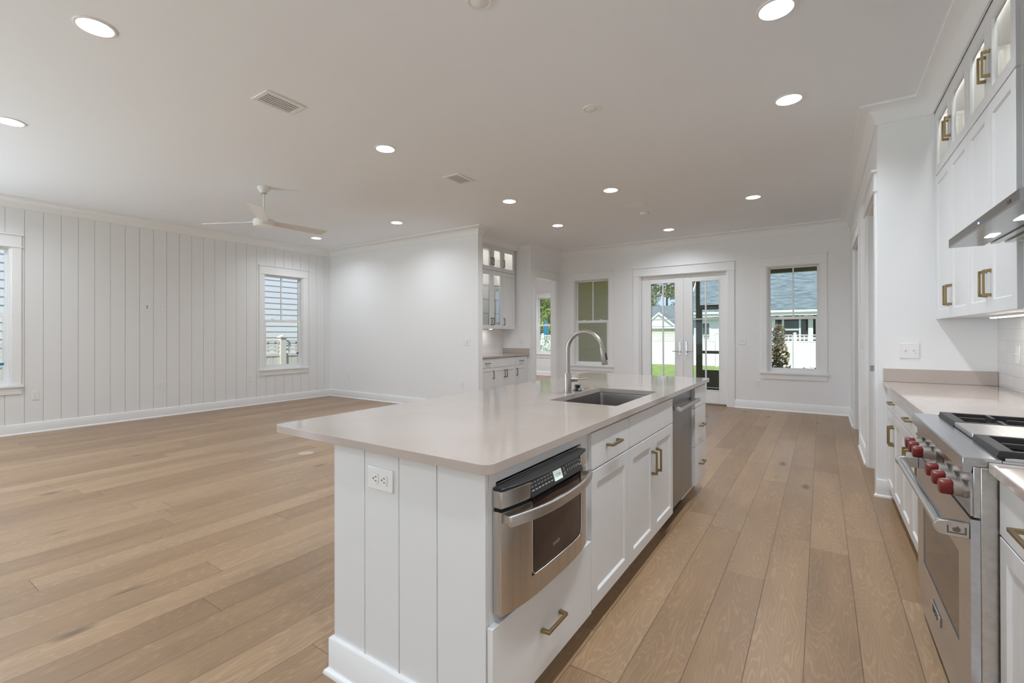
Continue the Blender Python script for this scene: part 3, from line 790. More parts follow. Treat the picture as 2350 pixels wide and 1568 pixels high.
# faucet
fx, fy = -1.357, 2.683; org = (fx, fy, CT1)
t = thing('kitchen_faucet', org, 'brushed nickel gooseneck pull-down faucet behind the island sink', 'faucet')
b = MB(); b.lathe([(.027, .9142), (.027, .918), (.0235, .920), (.0235, 1.036), (.0225, 1.039), (.012, 1.039)], (fx, fy, 0), 2, 32); b.build('faucet_body', M_nickel, t, org, smooth=40)
R_, zc = .118, 1.188
pts = [(fx, fy, 1.035), (fx, fy, 1.11), (fx, fy, zc)]+[(fx+R_-R_*math.cos(a*PI/180), fy, zc+R_*math.sin(a*PI/180)) for a in range(10, 171, 10)]
b = MB(); b.tube(pts, .0135, 20); b.build('spout', M_nickel, t, org, smooth=60)
a = 170*PI/180; e0 = Vector((fx+R_-R_*math.cos(a), fy, zc+R_*math.sin(a))); dr = Vector((math.sin(a), 0, math.cos(a)))
b = MB(); b.tube([e0-dr*.004, e0-dr*.002, e0+dr*.03, e0+dr*.105, e0+dr*.108], [.0135, .0162, .0165, .0182, .0165], 24); hd_ = b.build('spray_head', M_nickel, t, org, smooth=40)
b = MB(e0+dr*.058, (0, 1, 0), dr, Vector((dr.z*-1, 0, dr.x))); b.box(-.006, .006, -.022, .022, .012, .0225); b.build('spray_button', M_black, hd_, org, bevel=.003)
ax = Vector((.80, .60, 0)); c0 = Vector((fx, fy, .999))
b = MB(); b.tube([c0+ax*.018, c0+ax*.046, c0+ax*.050, c0+ax*.055, c0+ax*.059, c0+ax*.062], [.0165, .0165, .0150, .0165, .0165, .012], 24); h = b.build('lever_hub', M_nickel, t, org, smooth=40)
b = MB(); b.tube([c0+ax*.058, c0+ax*.125+Z_*.004], [.0050, .0045], 14); b.build('lever', M_nickel, h, org)
org = (-1.352, 2.812, CT1)
t = thing('air_switch', org, 'small black cap on the countertop beside the faucet', 'button')
b = MB(); b.lathe([(.030, .9142), (.030, .919), (.023, .926), (.017, .932), (.0165, .940)], (*org[:2], 0), 2, 28); b.build('flange', M_black, t, org, smooth=40)
b = MB(); b.lathe([(.0165, .9402), (.020, .942), (.020, .952), (.017, .955)], (*org[:2], 0), 2, 28); b.build('cap', M_black, t, org, smooth=40)
o = MB().lathe([(.026, .9142), (.026, .917), (.022, .9195), (.0, .920)], (-1.352, 2.935, 0), 2, 28, False).build('hole_cover', M_nickel)
tag(o, 'flat round nickel hole cover on the countertop beyond the black cap', 'cover')

# ------------------------------------------------------------------ kitchen wall: base run
XF = .444; BR = basis(XF, -1)
defs = [('white base cabinet with wide drawer over two doors against the end wall', 3.868, 4.630, True),
        ('white base cabinet with drawer over two doors, second from the end wall', 3.128, 3.866, True),
        ('narrow white base cabinet wedged against the far side of the range', 2.826, 3.126, False)]
for lab, y0, y1, two in defs:
    org = (.75, (y0+y1)/2, 0)
    t = thing('base_cabinet', org, lab, 'cabinet', 'base cabinets along the range wall')
    carcass(t, org, XF, 1.045, y0, y1, 0, CT0-.001, toe=XF+.075)
    drawer(t, org, BR, y0+.002, y1-.002, .713, .870)
    m_ = (y0+y1)/2
    if two:
        door(t, org, BR, y0+.002, m_-.0015, .114, .707, hd=(m_-.036, .560), s=.055); door(t, org, BR, m_+.0015, y1-.002, .114, .707, hd=(m_+.036, .560), s=.055)
    else: door(t, org, BR, y0+.002, y1-.002, .114, .707, hd=(y1-.036, .560), s=.055)
org = (.75, 4.652, 0)
o = MB().box(XF-.004, XF+.02, 4.631, YS-.002, .112, CT0-.001).build('filler_strip', M_cab); tag(o, 'thin white filler strip between base cabinets and end wall', 'filler')
org = (.75, 1.62, 0)
t = thing('base_cabinet', org, 'white base cabinet with drawer over door at near side of range', 'cabinet', 'base cabinets along the range wall')
carcass(t, org, XF, 1.045, 1.345, 1.888, 0, CT0-.001, toe=XF+.075)
drawer(t, org, BR, 1.348, 1.886, .713, .870); door(t, org, BR, 1.348, 1.886, .114, .707, hd=None, s=.055)
o = slab('kitchen_countertop', [(.403, 2.822), (1.0445, 2.822), (1.0445, YS-.0015), (.403, YS-.0015)], None, CT0, CT1, M_quartz, .003)
tag(o, 'pale beige quartz countertop between range and end wall', 'countertop', 'range wall countertops')
o = slab('kitchen_countertop', [(.403, 1.30), (1.0445, 1.30), (1.0445, 1.893), (.403, 1.893)], None, CT0, CT1, M_quartz, .003)
tag(o, 'short piece of beige quartz countertop on near side of range', 'countertop', 'range wall countertops')
o = MB().box(.405, 1.044, YS-.0205, YS-.001, CT1+.0005, 1.016).build('side_splash', M_quartz, bevel=.002)
tag(o, 'low beige quartz upstand along the end wall', 'upstand')
o = MB().box(1.0455, 1.0545, 1.30, YS-.001, CT1+.0005, 1.392).build('tile_backsplash', M_tile, smooth=0)
tag(o, 'white subway tile backsplash behind the range counter', 'tile backsplash')

# ------------------------------------------------------------------ range
RY0, RY1 = 1.898, 2.816; org = (.71, (RY0+RY1)/2, 0)
t = thing('range_cooker', org, 'stainless professional range with red knobs and cast iron grates', 'range')
b = MB(); b.box(.388, 1.02, RY0, RY1, .09, .895); b.box(.372, .3885, RY0, RY1, .745, .895); b.build('range_body', M_steelh, t, org, bevel=.002)
b = MB(); b.prism([(.349, .876), (.349, .919), (.352, .923), (.432, .923), (.432, .896), (.372, .896), (.368, .876)], 1, RY0, RY1); b.build('front_rail', M_rsteel, t, org, bevel=.0015)
b = MB(); b.box(.366, .3715, RY0+.004, RY1-.004, .748, .8755); b.build('control_panel', M_rsteel, t, org)
for i, y in enumerate((1.962, 2.068, 2.178, 2.470, 2.568, 2.658)):
    b = MB(); b.lathe([(.0275, .3660), (.0275, .358), (.025, .356), (.025, .338), (.023, .336)], (0, y, .812), 0, 28); kb = b.build('knob_bezel', M_nickel, t, org, smooth=40)
    b = MB((0, y, .812), (0, 1, 0), (0, 0, 1), (1, 0, 0))
    sq = lambda q: [(q*math.copysign(abs(math.cos(a*PI/14))**.62, math.cos(a*PI/14)), q*math.copysign(abs(math.sin(a*PI/14))**.62, math.sin(a*PI/14))) for a in range(28)]
    L = [[(x, z, n_) for x, z in sq(q)] for q, n_ in ((.0215, .3358), (.0225, .333), (.0225, .312), (.0205, .306), (.014, .3045))]
    P = [q for l_ in L for q in l_]; k = 28
    F = [(i_*k+s, i_*k+(s+1) % k, (i_+1)*k+(s+1) % k, (i_+1)*k+s) for i_ in range(4) for s in range(k)]+[tuple(range(k)), tuple(range(4*k, 5*k))]
    b.add(P, F); kn = b.build('knob', M_red, kb, org, smooth=40)
    b = MB((0, y, .812), (0, 1, 0), (0, 0, 1), (1, 0, 0)); b.box(-.0015, .0015, .0232, .0238, .313, .330); b.build('pointer', M_plate, kn, org)
b = MB(); b.box(.3650, .3658, 2.262, 2.385, .790, .838); b.build('display_glass', M_black, t, org)
# oven door
b = MB(); DW0, DW1, DZ0, DZ1 = 2.045, 2.672, .298, .590
for q in ((RY0+.003, DW0, .168, .738), (DW1, RY1-.003, .168, .738)): b.box(.366, .3875, q[0], q[1], q[2], q[3])
b.box(.366, .3875, DW0, DW1, .168, DZ0); b.box(.366, .3875, DW0, DW1, DZ1, .738)
od = b.build('oven_door', M_rsteel, t, org)
b = MB(); b.box(.369, .386, DW0+.0005, DW1-.0005, DZ0+.0005, DZ1-.0005); b.build('oven_window', M_oglass, od, org, smooth=0)
b = MB(); b.tube([(.306, RY0+.022, .698), (.306, RY1-.022, .698)], .0165, 22); h = b.build('handle', M_chrome, od, org)
for y, e in ((RY0+.020, -1), (RY1-.020, 1)):
    b = MB(); pr = [(.3655, .676), (.3655, .722), (.318, .7225)]+[(.306+.0215*math.cos(a*PI/180), .700+.0215*math.sin(a*PI/180)) for a in range(100, 271, 17)]+[(.318, .677)]
    b.prism(pr, 1, y-.011, y+.011); hm = b.build('handle_mount', M_steelh, h, org, bevel=.0015)
    if e < 0:   # flame emblem on the near end
        f_ = y-.0113
        b = MB((.337, f_, .699), (1, 0, 0), (0, 0, 1), (0, -1, 0))
        b.box(-.022, .022, -.013, -.009, 0, .0006); b.box(-.022, -.018, -.009, .010, 0, .0006); b.box(.018, .022, -.009, .010, 0, .0006)
        b.prism([(-.009, -.004), (-.010, .002), (-.005, .006), (-.002, .004), (.001, .011), (.004, .008), (.008, .004), (.009, -.003), (.004, -.007), (-.004, -.007)], 2, 0, .0006)
        b.build('emblem', M_pewter, hm, org, smooth=0)
b = MB(); b.box(.3605, .3655, 2.318, 2.472, .194, .234); bd = b.build('badge', M_chrome, od, org, bevel=.0015)
text_mesh('lettering', 'WOLF', .036, .0005, M_black, bd, org, (.360, 2.395, .2135), -Y_, Z_, -X_)
b = MB(); b.box(.376, .3875, RY0+.004, RY1-.004, .045, .160); b.build('kick_panel', M_rsteel, t, org, bevel=.002)
b = MB()
for y in (RY0+.05, RY1-.05):
    for x in (.45, .96): MB().lathe([(.02, .001), (.02, .09)], (x, y, 0), 2, 14).build('foot', M_black, t, org)
pass
b = MB(); b.box(.433, 1.0, RY0+.006, RY1-.006, .8955, .900); b.build('burner_pan', M_black, t, org)
b = MB(); b.box(1.0, 1.036, RY0, RY1, .8955, .95); b.build('rear_trim', M_rsteel, t, org, bevel=.002)
for y in (RY0, RY1-.0055): MB().box(.433, 1.0, y, y+.0055, .8955, .921).build('side_rail', M_rsteel, t, org)
b = MB(); b.box(.436, .985, 2.236, 2.496, .916, .940); b.build('griddle_cover', M_steelh, t, org, bevel=.003)
b = MB(); b.box(.436, .985, 2.236, 2.496, .9005, .9155); b.build('griddle', M_black, t, org)
for y0, y1 in ((1.952, 2.230), (2.502, 2.780)):
    b = MB(); z0, z1, q = .921, .941, .022
    b.prism([(.432, z0-.004), (.438, z1), (.438+q+.012, z1), (.438+q+.012, z0)], 1, y0, y1); b.box(.985-q, .985, y0, y1, z0, z1)
    b.box(.470, .963, y0, y0+.016, z0, z1); b.box(.470, .963, y1-.016, y1, z0, z1); b.box(.700, .722, y0+.016, y1-.016, z0, z1)
    ym = (y0+y1)/2
    for xc in (.585, .845):
        b.box(xc-.006, xc+.006, y0+.016, ym-.030, z0+.004, z1); b.box(xc-.006, xc+.006, ym+.030, y1-.016, z0+.004, z1)
        b.box(xc-.110, xc-.030, ym-.006, ym+.006, z0+.004, z1); b.box(xc+.030, xc+.114, ym-.006, ym+.006, z0+.004, z1)
    for x in (.445, .975):
        for y in (y0+.008, y1-.008): b.box(x-.007, x+.007, y-.007, y+.007, .9003, z0)
    b.build('grate', M_iron, t, org, bevel=.0015)
    for xc in (.585, .845):
        b = MB(); b.lathe([(.045, .9003), (.045, .908), (.036, .910), (.036, .917), (.030, .920)], (xc, ym, 0), 2, 26); b.build('burner', M_iron, t, org, smooth=40)

# ------------------------------------------------------------------ range hood
org = (.8, 2.41, 1.68); HY0, HY1 = 1.955, 2.866
t = thing('range_hood', org, 'stainless wall range hood with lights above the red-knobbed range', 'range hood')
b = MB(); HX, HZ = .485, 1.678
b.prism([(HX, HZ), (HX, 1.7155), (HX+.012, 1.7175), (1.054, 1.80), (1.054, HZ), (1.02, HZ), (1.02, HZ+.012), (.60, HZ+.012), (.60, HZ)], 1, HY0, HY1)
can = b.build('canopy', M_hood, t, org)
b = MB(); b.box(HX-.0008, HX-.0002, HY0+.002, HY1-.002, HZ+.001, HZ+.005); b.build('lower_edge', M_chrome, can, org)
b = MB()
for y0 in (1.98, 2.42):
    for i in range(9):
        x = .615+i*.044; b.box(x, x+.026, y0, y0+.42, HZ+.001, HZ+.010)
b.build('baffle_filter', M_steel, can, org)
for y in (2.245, 2.590):
    b = MB(); b.box(.552, .580, y-.042, y+.042, HZ-.0012, HZ-.0002); b.build('hood_light', M_hled, can, org)
b = MB(); b.box(HX-.0014, HX-.0004, 2.378, 2.386, 1.694, 1.700); b.build('indicator', M_blue, can, org)
b = MB(); b.box(HX-.0012, HX-.0004, 2.035, 2.062, 1.692, 1.702); b.build('emblem', M_pewter, can, org)
b = MB(); b.box(.665, 1.054, 2.235, 2.572, 1.745, CEIL-.001); b.build('chimney', M_steel, t, org, bevel=.002)

# ------------------------------------------------------------------ kitchen wall cabinets
def glass_box(parent, org, x0, x1, y0, y1, z0, z1, open_neg, shelves=(), split=None):
    """lit open box behind glass doors; the open side is at x0 when open_neg else x1"""
    b = MB(); q = .018
    bx = x1 if open_neg else x0
    b.box(*((x1-q, x1) if open_neg else (x0, x0+q)), y0, y1, z0, z1)
    xa, xb = (x0, x1-q) if open_neg else (x0+q, x1)
    b.box(xa, xb, y0, y0+q, z0, z1); b.box(xa, xb, y1-q, y1, z0, z1); b.box(xa, xb, y0+q, y1-q, z0, z0+q); b.box(xa, xb, y0+q, y1-q, z1-q, z1)
    r = b.build('cabinet_body', M_cabin, parent, org)
    b = MB(); fx_ = xa+.012 if open_neg else xb-.012
    b.box(fx_-.006, fx_+.006, y0+.05, y1-.05, z1-q-.007, z1-q-.0005); b.build('cabinet_light', M_cled, parent, org)
    for z in shelves:
        b = MB(); b.box(xa+.02, xb-.02, y0+q+.001, y1-q-.001, z, z+.006); s_ = b.build('glass_shelf', M_glass, parent, org, smooth=0)
        e_ = xa+.02 if open_neg else xb-.02
        b = MB(); b.box(*((e_-.002, e_-.0005) if open_neg else (e_+.0005, e_+.002)), y0+q+.001, y1-q-.001, z, z+.006); b.build('polished_edge', M_shelf, s_, org)
    return r
M_shelf = mat('glass_shelf_edge', (0.22, 0.26, 0.25), 0.1, spec=0.5)
BU = basis(XU+.020, -1)
for i, (lab, y0, y1) in enumerate((('beside the end wall', 3.718, 4.626), ('nearest the range hood', 2.912, 3.716))):
    ym = (y0+y1)/2-(.008 if i == 0 else 0)
    org = (.89, (y0+y1)/2, 1.392)
    t = thing('wall_cabinet', org, 'tall white two-door wall cabinet %s' % lab, 'cabinet', 'wall cabinets over the range counter')
    carcass(t, org, XU+.020, 1.054, y0, y1, 1.402, 2.456)
    door(t, org, BU, y0+.0015, ym-.0015, 1.396, 2.452, hd=(ym-.036, 1.545), s=.062); door(t, org, BU, ym+.0015, y1-.0015, 1.396, 2.452, hd=(ym+.036, 1.545), s=.062)
    org = (.89, (y0+y1)/2, 2.457)
    t = thing('glass_cabinet', org, 'small lit glass-door cabinet at the top %s' % lab, 'cabinet', 'glass cabinets over the range counter')
    glass_box(t, org, XU+.020, 1.054, y0, y1, 2.4575, 2.925, True)
    for a, c, hx in ((y0+.0015, ym-.0015, ym-.036), (ym+.0015, y1-.0015, ym+.036)):
        door(t, org, BU, a, c, 2.461, 2.920, glass=True, hd=(hx, 2.652), s=.062)
    b = MB(); b.box(XU+.004, XU+.0195, y0, y1, 2.921, 2.946); b.build('frieze', M_cab, t, org)
o = MB().box(XU+.006, XU+.030, 4.628, YS-.002, 1.396, 2.944).build('filler_strip', M_cab); tag(o, 'thin white filler strip between wall cabinets and end wall', 'filler')
org = (.90, 3.62, 1.39)
t = thing('under_cabinet_light', org, 'bright strip light under the wall cabinets by the hood', 'light')
b = MB(); b.box(.885, .925, 3.02, 4.14, 1.3885, 1.4015); b.build('housing', M_plate, t, org)
b = MB(); b.box(.890, .920, 3.03, 4.13, 1.3845, 1.3883); b.build('diffuser', M_led, t, org)

# ------------------------------------------------------------------ bar nook
XB = -4.795; BB = basis(XB, 1)
nick = M_pewter
defs = [('white bar base cabinet with one drawer over one door, left end', 6.222, 6.600, 'l'), ('white bar base cabinet with blank front over two doors, in the middle', 6.602, 7.282, 'm'), ('white bar base cabinet with one drawer over one door, right end', 7.284, 7.680, 'r')]
for lab, y0, y1, k_ in defs:
    org = (-5.08, (y0+y1)/2, 0)
    t = thing('bar_base_cabinet', org, lab, 'cabinet', 'bar base cabinets')
    carcass(t, org, XNB+.005, XB, y0, y1, 0, CT0-.001, toe=XB-.075)
    drawer(t, org, BB, y0+.002, y1-.002, .713, .870, k_ != 'm', m=nick)
    ym = (y0+y1)/2
    if k_ == 'm':
        door(t, org, BB, y0+.002, ym-.0015, .114, .707, hd=(ym-.034, .585), m=nick); door(t, org, BB, ym+.0015, y1-.002, .114, .707, hd=(ym+.034, .585), m=nick)
    else: door(t, org, BB, y0+.002, y1-.002, .114, .707, hd=(y1-.034 if k_ == 'l' else y0+.034, .585), m=nick)
for y0, y1, s_ in ((YN0+.001, 6.220, 'left'), (7.682, YN1-.001, 'right')):
    o = MB().box(XB-.02, XB-.004, y0, y1, .112, CT0-.001).build('filler_strip', M_cab); tag(o, 'thin white filler strip at the %s end of the bar base cabinets' % s_, 'filler')
o = slab('bar_countertop', [(XNB+.001, YN0+.001), (-4.752, YN0+.001), (-4.752, YN1-.001), (XNB+.001, YN1-.001)], None, CT0, CT1, M_quartz, .003)
tag(o, 'beige quartz countertop in the bar nook', 'countertop')
o = MB().box(XNB+.012, -4.755, YN1-.021, YN1-.001, CT1+.0005, 1.016).build('bar_side_splash', M_quartz, bevel=.002); tag(o, 'low beige quartz upstand on the right wall of the bar nook', 'upstand')
o = MB().box(XNB+.0005, XNB+.0095, YN0+.001, YN1-.001, CT1+.0005, 1.392).build('bar_tile_backsplash', M_tile, smooth=0); tag(o, 'white tile backsplash behind the bar counter', 'tile backsplash')
BUB = basis(XBU-.020, 1)
ub = [('left', 6.205, 6.583, False), ('middle', 6.585, 7.266, True), ('right', 7.268, 7.690, False)]
for s_, y0, y1, pair in ub:
    ym = (y0+y1)/2; org = (-5.23, ym, 1.392)
    if pair:
        t = thing('bar_glass_cabinet', org, 'tall glass-door bar cabinet with glass shelves over the counter', 'cabinet', 'bar wall cabinets')
        glass_box(t, org, XNB+.010, XBU-.020, y0, y1, 1.40, 2.476, False, (1.68, 1.94, 2.20))
        door(t, org, BUB, y0+.0015, ym-.0015, 1.392, 2.472, glass=True, hd=(ym-.034, 1.53), m=nick, s=.066); door(t, org, BUB, ym+.0015, y1-.0015, 1.392, 2.472, glass=True, hd=(ym+.034, 1.53), m=nick, s=.066)
    else:
        t = thing('bar_wall_cabinet', org, 'tall solid-door white bar wall cabinet at the %s end' % s_, 'cabinet', 'bar wall cabinets')
        carcass(t, org, XNB+.010, XBU-.020, y0, y1, 1.40, 2.476)
        door(t, org, BUB, y0+.0015, y1-.0015, 1.392, 2.472, hd=(y0+.034 if s_ == 'right' else y1-.034, 1.53), m=nick, s=.066)
    org = (-5.23, ym, 2.477)
    t = thing('bar_top_cabinet', org, 'small lit glass-door cabinet at the top of the bar, %s' % s_, 'cabinet', 'bar top cabinets')
    glass_box(t, org, XNB+.010, XBU-.020, y0, y1, 2.4775, 2.935, False)
    if pair:
        door(t, org, BUB, y0+.0015, ym-.0015, 2.479, 2.930, glass=True, hd=(ym-.034, 2.64), m=nick, s=.066); door(t, org, BUB, ym+.0015, y1-.0015, 2.479, 2.930, glass=True, hd=(ym+.034, 2.64), m=nick, s=.066)
    else: door(t, org, BUB, y0+.0015, y1-.0015, 2.479, 2.930, glass=True, hd=(y0+.034 if s_ == 'right' else y1-.034, 2.64), m=nick, s=.066)
    b = MB(); b.box(XBU-.0195, XBU-.004, y0, y1, 2.931, 2.946); b.build('frieze', M_cab, t, org)
for s_, y in (('left', 6.70), ('right', 7.08)):
    org = (-5.2, y, 1.39)
    t = thing('bar_puck_light', org, 'small round %s puck light under the bar wall cabinets' % s_, 'light', 'puck lights under the bar cabinets')
    b = MB(); b.lathe([(.034, 1.3995), (.034, 1.390), (.030, 1.388)], (-5.2, y, 0), 2, 20); b.build('housing', M_plate, t, org)
    b = MB(); b.lathe([(.026, 1.3878), (.026, 1.3862)], (-5.2, y, 0), 2, 20); b.build('diffuser', M_puck, t, org)

# ------------------------------------------------------------------ outlets and switches (local front is -Y)
def plate_proto(name, cat, label, kind, gangs=1, group=None):
    t = thing(name, (0, 0, 0), label, cat, group)
    w_ = .070 if gangs == 1 else .117
    b = MB(); b.box(-w_/2, w_/2, -.0055, 0, -.0575, .0575); b.build('plate', M_plate, t, bevel=.002)
    for g in range(gangs):
        x = 0 if gangs == 1 else (-.023, .023)[g]
        kd = kind if isinstance(kind, str) else kind[g]
        if kd == 'outlet':
            for z in (-.0195, .0195):
                b = MB(); b.prism([(x+(.0165 if abs(math.cos(a*PI/8)) > .3 else .0165)*max(-1, min(1, 1.25*math.cos(a*PI/8))), z+.0145*max(-1, min(1, 1.2*math.sin(a*PI/8)))) for a in range(16)], 1, -.0085, -.005)
                r = b.build('receptacle', M_plate, t)
                b = MB(); b.box(x-.0075, x-.0050, -.0090, -.0084, z-.001, z+.0075); b.box(x+.0050, x+.0075, -.0090, -.0084, z, z+.007); b.lathe([(.0026, -.0090), (.0026, -.0084)], (x, 0, z-.0075), 1, 10)
                b.build('slots', M_slot, r)
        elif kd == 'toggle':
            b = MB(); b.box(x-.005, x+.005, -.006, -.005, -.012, .012); r = b.build('toggle_frame', M_plate, t)
            b = MB(); b.prism([(-.005, -.006), (-.005, .006), (-.017, .010), (-.017, .005)], 0, x-.0038, x+.0038); b.build('toggle', M_plate, r)
        elif kd == 'rocker':
            b = MB(); b.box(x-.0165, x+.0165, -.0065, -.005, -.0335, .0335); r = b.build('rocker_frame', M_plate, t, bevel=.0008)
            b = MB(); b.prism([(-.0064, -.031), (-.0064, .031), (-.0075, .031), (-.0110, -.031)], 0, x-.014, x+.014); b.build('rocker', M_plate, r)
        elif kd == 'data':
            for z in (-.02, 0, .02):
                b = MB(); b.box(x-.007, x+.007, -.0062, -.0053, z-.006, z+.006); b.build('jack', M_slot, t)
    return t
RL, RD, RH = PI/2, 0.0, -PI/2
G = 'duplex outlets'
po = plate_proto('wall_outlet', 'outlet', '', 'outlet', 1, G)
y_tile = (1.0453, 4.255, 1.152)
spots = [((XL+.0005, 3.027, 1.729), RL, 'white duplex outlet high on the shiplap wall, right of the jack plate'),
         ((XL+.0005, 3.027, .503), RL, 'white duplex outlet low on the middle of the shiplap wall'),
         ((XL+.0005, 1.624, .493), RL, 'white duplex outlet low on the shiplap wall beside the near window'),
         ((XL+.0005, 4.431, .497), RL, 'white duplex outlet low on the shiplap wall left of the far window'),
         ((-8.069, YB-.0005, .433), RD, 'white duplex outlet low on the plain wall near the room corner'),
         ((-5.061, YB-.0005, .431), RD, 'white duplex outlet low on the plain wall near the bar nook'),
         ((-.904, YD-.0005, .440), RD, 'white duplex outlet under the right dining window'),
         ((XR-.0005, 6.12, .490), RH, 'white outlet low on the hall wall between the cased openings'),
         ((-5.20, YN1-.0005, 1.165), RD, 'white outlet on the right wall of the bar nook, under the wall cabinet')]
repeat(po, spots, None)
isl = copy_tree(po); isl.location = (-1.290, IY0-.0002, .783); isl.rotation_euler = (0, PI/2, 0)
isl['label'] = 'white duplex outlet set sideways in the island end panel'; isl.scale = (1.12, 1, 1.12)
pj = plate_proto('jack_plate', 'jack plate', 'white plate with dark jacks high on the shiplap wall', 'data'); pj.location = (XL+.0005, 2.855, 1.728); pj.rotation_euler = (0, 0, RL)
G = 'switch plates'
ps = plate_proto('switch_plate', 'switch', '', 'toggle', 2, G)
repeat(ps, [((.564, YS-.0005, 1.158), RD, 'white double switch plate on the end wall above the counter'),
            ((-1.150, YD-.0005, 1.162), RD, 'white double switch plate between the French doors and the right window'),
            ((-4.93, YN1-.0005, 1.165), RD, 'white double switch plate on the right wall of the bar nook')], None)
p2 = plate_proto('switch_plate', 'switch', 'white double switch plate left of the French doors', ['rocker', 'toggle'], 2, G); p2.location = (-3.213, YD-.0005, 1.166)
p3 = plate_proto('switch_plate', 'switch', 'white switch plate with a rocker and peeling film at end of plain wall', ['rocker', 'toggle'], 2, G); p3.location = (-4.955, YB-.0005, 1.165)
b = MB(); b.prism([(-.040, .030), (-.012, .046), (.004, .030), (.002, -.010), (-.008, -.030), (-.030, -.034), (-.044, -.020)], 1, -.0135, -.0122); b.build('film', M_trim, p3, smooth=0)
p4 = plate_proto('switch_plate', 'switch', 'white single switch plate on the hall wall between the cased openings', 'rocker', 1, G); p4.location = (XR-.0005, 6.33, 1.172); p4.rotation_euler = (0, 0, RH)
p5 = plate_proto('switch_plate', 'switch', 'white single switch plate on the tile beside the kitchen counter', 'toggle', 1, G); p5.location = y_tile; p5.rotation_euler = (0, 0, RH)
# brass floor outlet
org = (-4.672, 2.967, 0)
t = thing('floor_outlet', org, 'flat round wood-toned outlet cover set in the oak floor beyond the island', 'floor outlet')
M_fcover = mat('floor_cover', (0.55, 0.44, 0.33), 0.4)
b = MB(); b.lathe([(.078, .0005), (.078, .003), (.072, .005), (.066, .005), (.065, .0035), (0, .0035)], (org[0], org[1], 0), 2, 36, False); b.build('cover', M_fcover, t, org, smooth=40)
b = MB(); b.lathe([(.030, .0036), (.030, .0046), (0, .0046)], (org[0], org[1], 0), 2, 24, False); b.build('plug', M_fcover, t, org)

# ------------------------------------------------------------------ ceiling fittings
t = thing('ceiling_downlight', (0, 0, CEIL), '', 'downlight', 'recessed ceiling downlights')
b = MB(); b.lathe([(.086, .0), (.099, -.0005), (.099, -.004), (.093, -.0065), (.0845, -.005), (.0845, .0)], (0, 0, 0), 2, 40, False); b.build('trim_ring', M_can, t, smooth=40)
b = MB(); b.lathe([(.0845, -.004), (.080, .008), (.064, .034), (.062, .036)], (0, 0, 0), 2, 40, False); b.build('reflector', M_can, t, smooth=40)
b = MB(); b.lathe([(.0625, .034), (.0, .034)], (0, 0, 0), 2, 32, False); b.build('lens', M_lens, t, smooth=0)
DL = ['bright recessed downlight at upper left, largest above the living area', 'recessed downlight cut by the left edge of the picture', 'recessed downlight at the top edge above the range counter', 'recessed downlight above the range side aisle, second from the top edge',
      'recessed downlight between the ceiling fan and the centre of the ceiling', 'recessed downlight above the far half of the island, left of the ceiling vent', 'recessed downlight near the right side, above the hall openings',
      'recessed downlight just beyond the middle ceiling vent', 'recessed downlight in front of the plain living room wall', 'recessed downlight close to the shiplap corner, under the fan blade tip',
      'recessed downlight in front of the bar nook and left dining window', 'recessed downlight in front of the French doors',
      'recessed downlight over the range, out of view', 'recessed downlight over the near range counter, out of view', 'recessed downlight by the near left window, out of view', 'recessed downlight behind the camera, middle', 'recessed downlight behind the camera, left', 'recessed downlight behind the camera, right', 'added fill downlight in the study, near its opening', 'added fill downlight in the study, near its window']
for o in repeat(t, [((x, y, CEIL), 0, l) for (x, y), l in zip(LIGHTS, DL)], None):
    if o.location.x > -.3:
        for c in kids(o):
            if not c.name.startswith('trim_ring'): c.scale.z = 1.9      # deeper kitchen cans
            if c.name.startswith('lens'): c.data = c.data.copy(); c.data.materials[0] = M_lens_kitchen
    if o.location.y > 9:
        for c in kids(o):
            if c.name.startswith('lens'): c.data = c.data.copy(); c.data.materials[0] = M_lens_study

t = thing('ceiling_vent', (0, 0, CEIL), '', 'air vent', 'ceiling air vents')
b = MB()
for q in ((-.112, -.084, -.158, .158), (.084, .112, -.158, .158), (-.084, .084, -.158, -.126), (-.084, .084, .126, .158)): b.box(q[0], q[1], q[2], q[3], -.007, -.0005)
b.build('frame', M_plate, t, bevel=.002)
b = MB(); b.box(-.084, .084, -.126, .126, -.0012, -.0006); b.build('backing', mat('vent_shadow', (0.36, 0.36, 0.36), 0.7), t)
for i in range(6):
    x = -.070+i*.028
    b = MB(); b.prism([(x-.0115, -.0030), (x-.0105, -.0015), (x+.0125, -.0058), (x+.0115, -.0072)], 1, -.1255, .1255); b.build('slat', M_plate, t)
repeat(t, [((-3.47, 1.982, CEIL), 0, 'white slatted ceiling vent nearest the camera'), ((-3.46, 4.105, CEIL), 0, 'white slatted ceiling vent at the middle of the ceiling'),
           ((-2.17, 6.34, CEIL), PI/2, 'white slatted ceiling vent beside the smoke detector')], None)
t = thing('ceiling_cover', (0, 0, CEIL), '', 'cover plate', 'round ceiling covers')
b = MB(); b.lathe([(.070, -.0005), (.068, -.006), (.056, -.008), (.050, -.0055), (.048, -.0070), (.0, -.0075)], (0, 0, 0), 2, 40, False); b.build('cover_plate', M_plate, t, smooth=40)
repeat(t, [((-1.52, 1.975, CEIL), 0, 'round white blank cover at the top edge of the ceiling'), ((-1.508, 3.412, CEIL), 0, 'round white blank cover on the ceiling above the island')], None)
t = thing('smoke_detector', (-2.166, 6.78, CEIL), 'small white smoke detector on the dining ceiling', 'smoke detector')
b = MB(); b.lathe([(.068, -.0005), (.068, -.010), (.060, -.012), (.058, -.030), (.045, -.036), (.0, -.036)], (0, 0, 0), 2, 36, False); b.build('body', M_plate, t, smooth=40)
b = MB(); b.lathe([(.006, -.0362), (.006, -.0375), (0, -.0375)], (.025, 0, 0), 2, 12, False); b.build('test_button', M_plate, t)

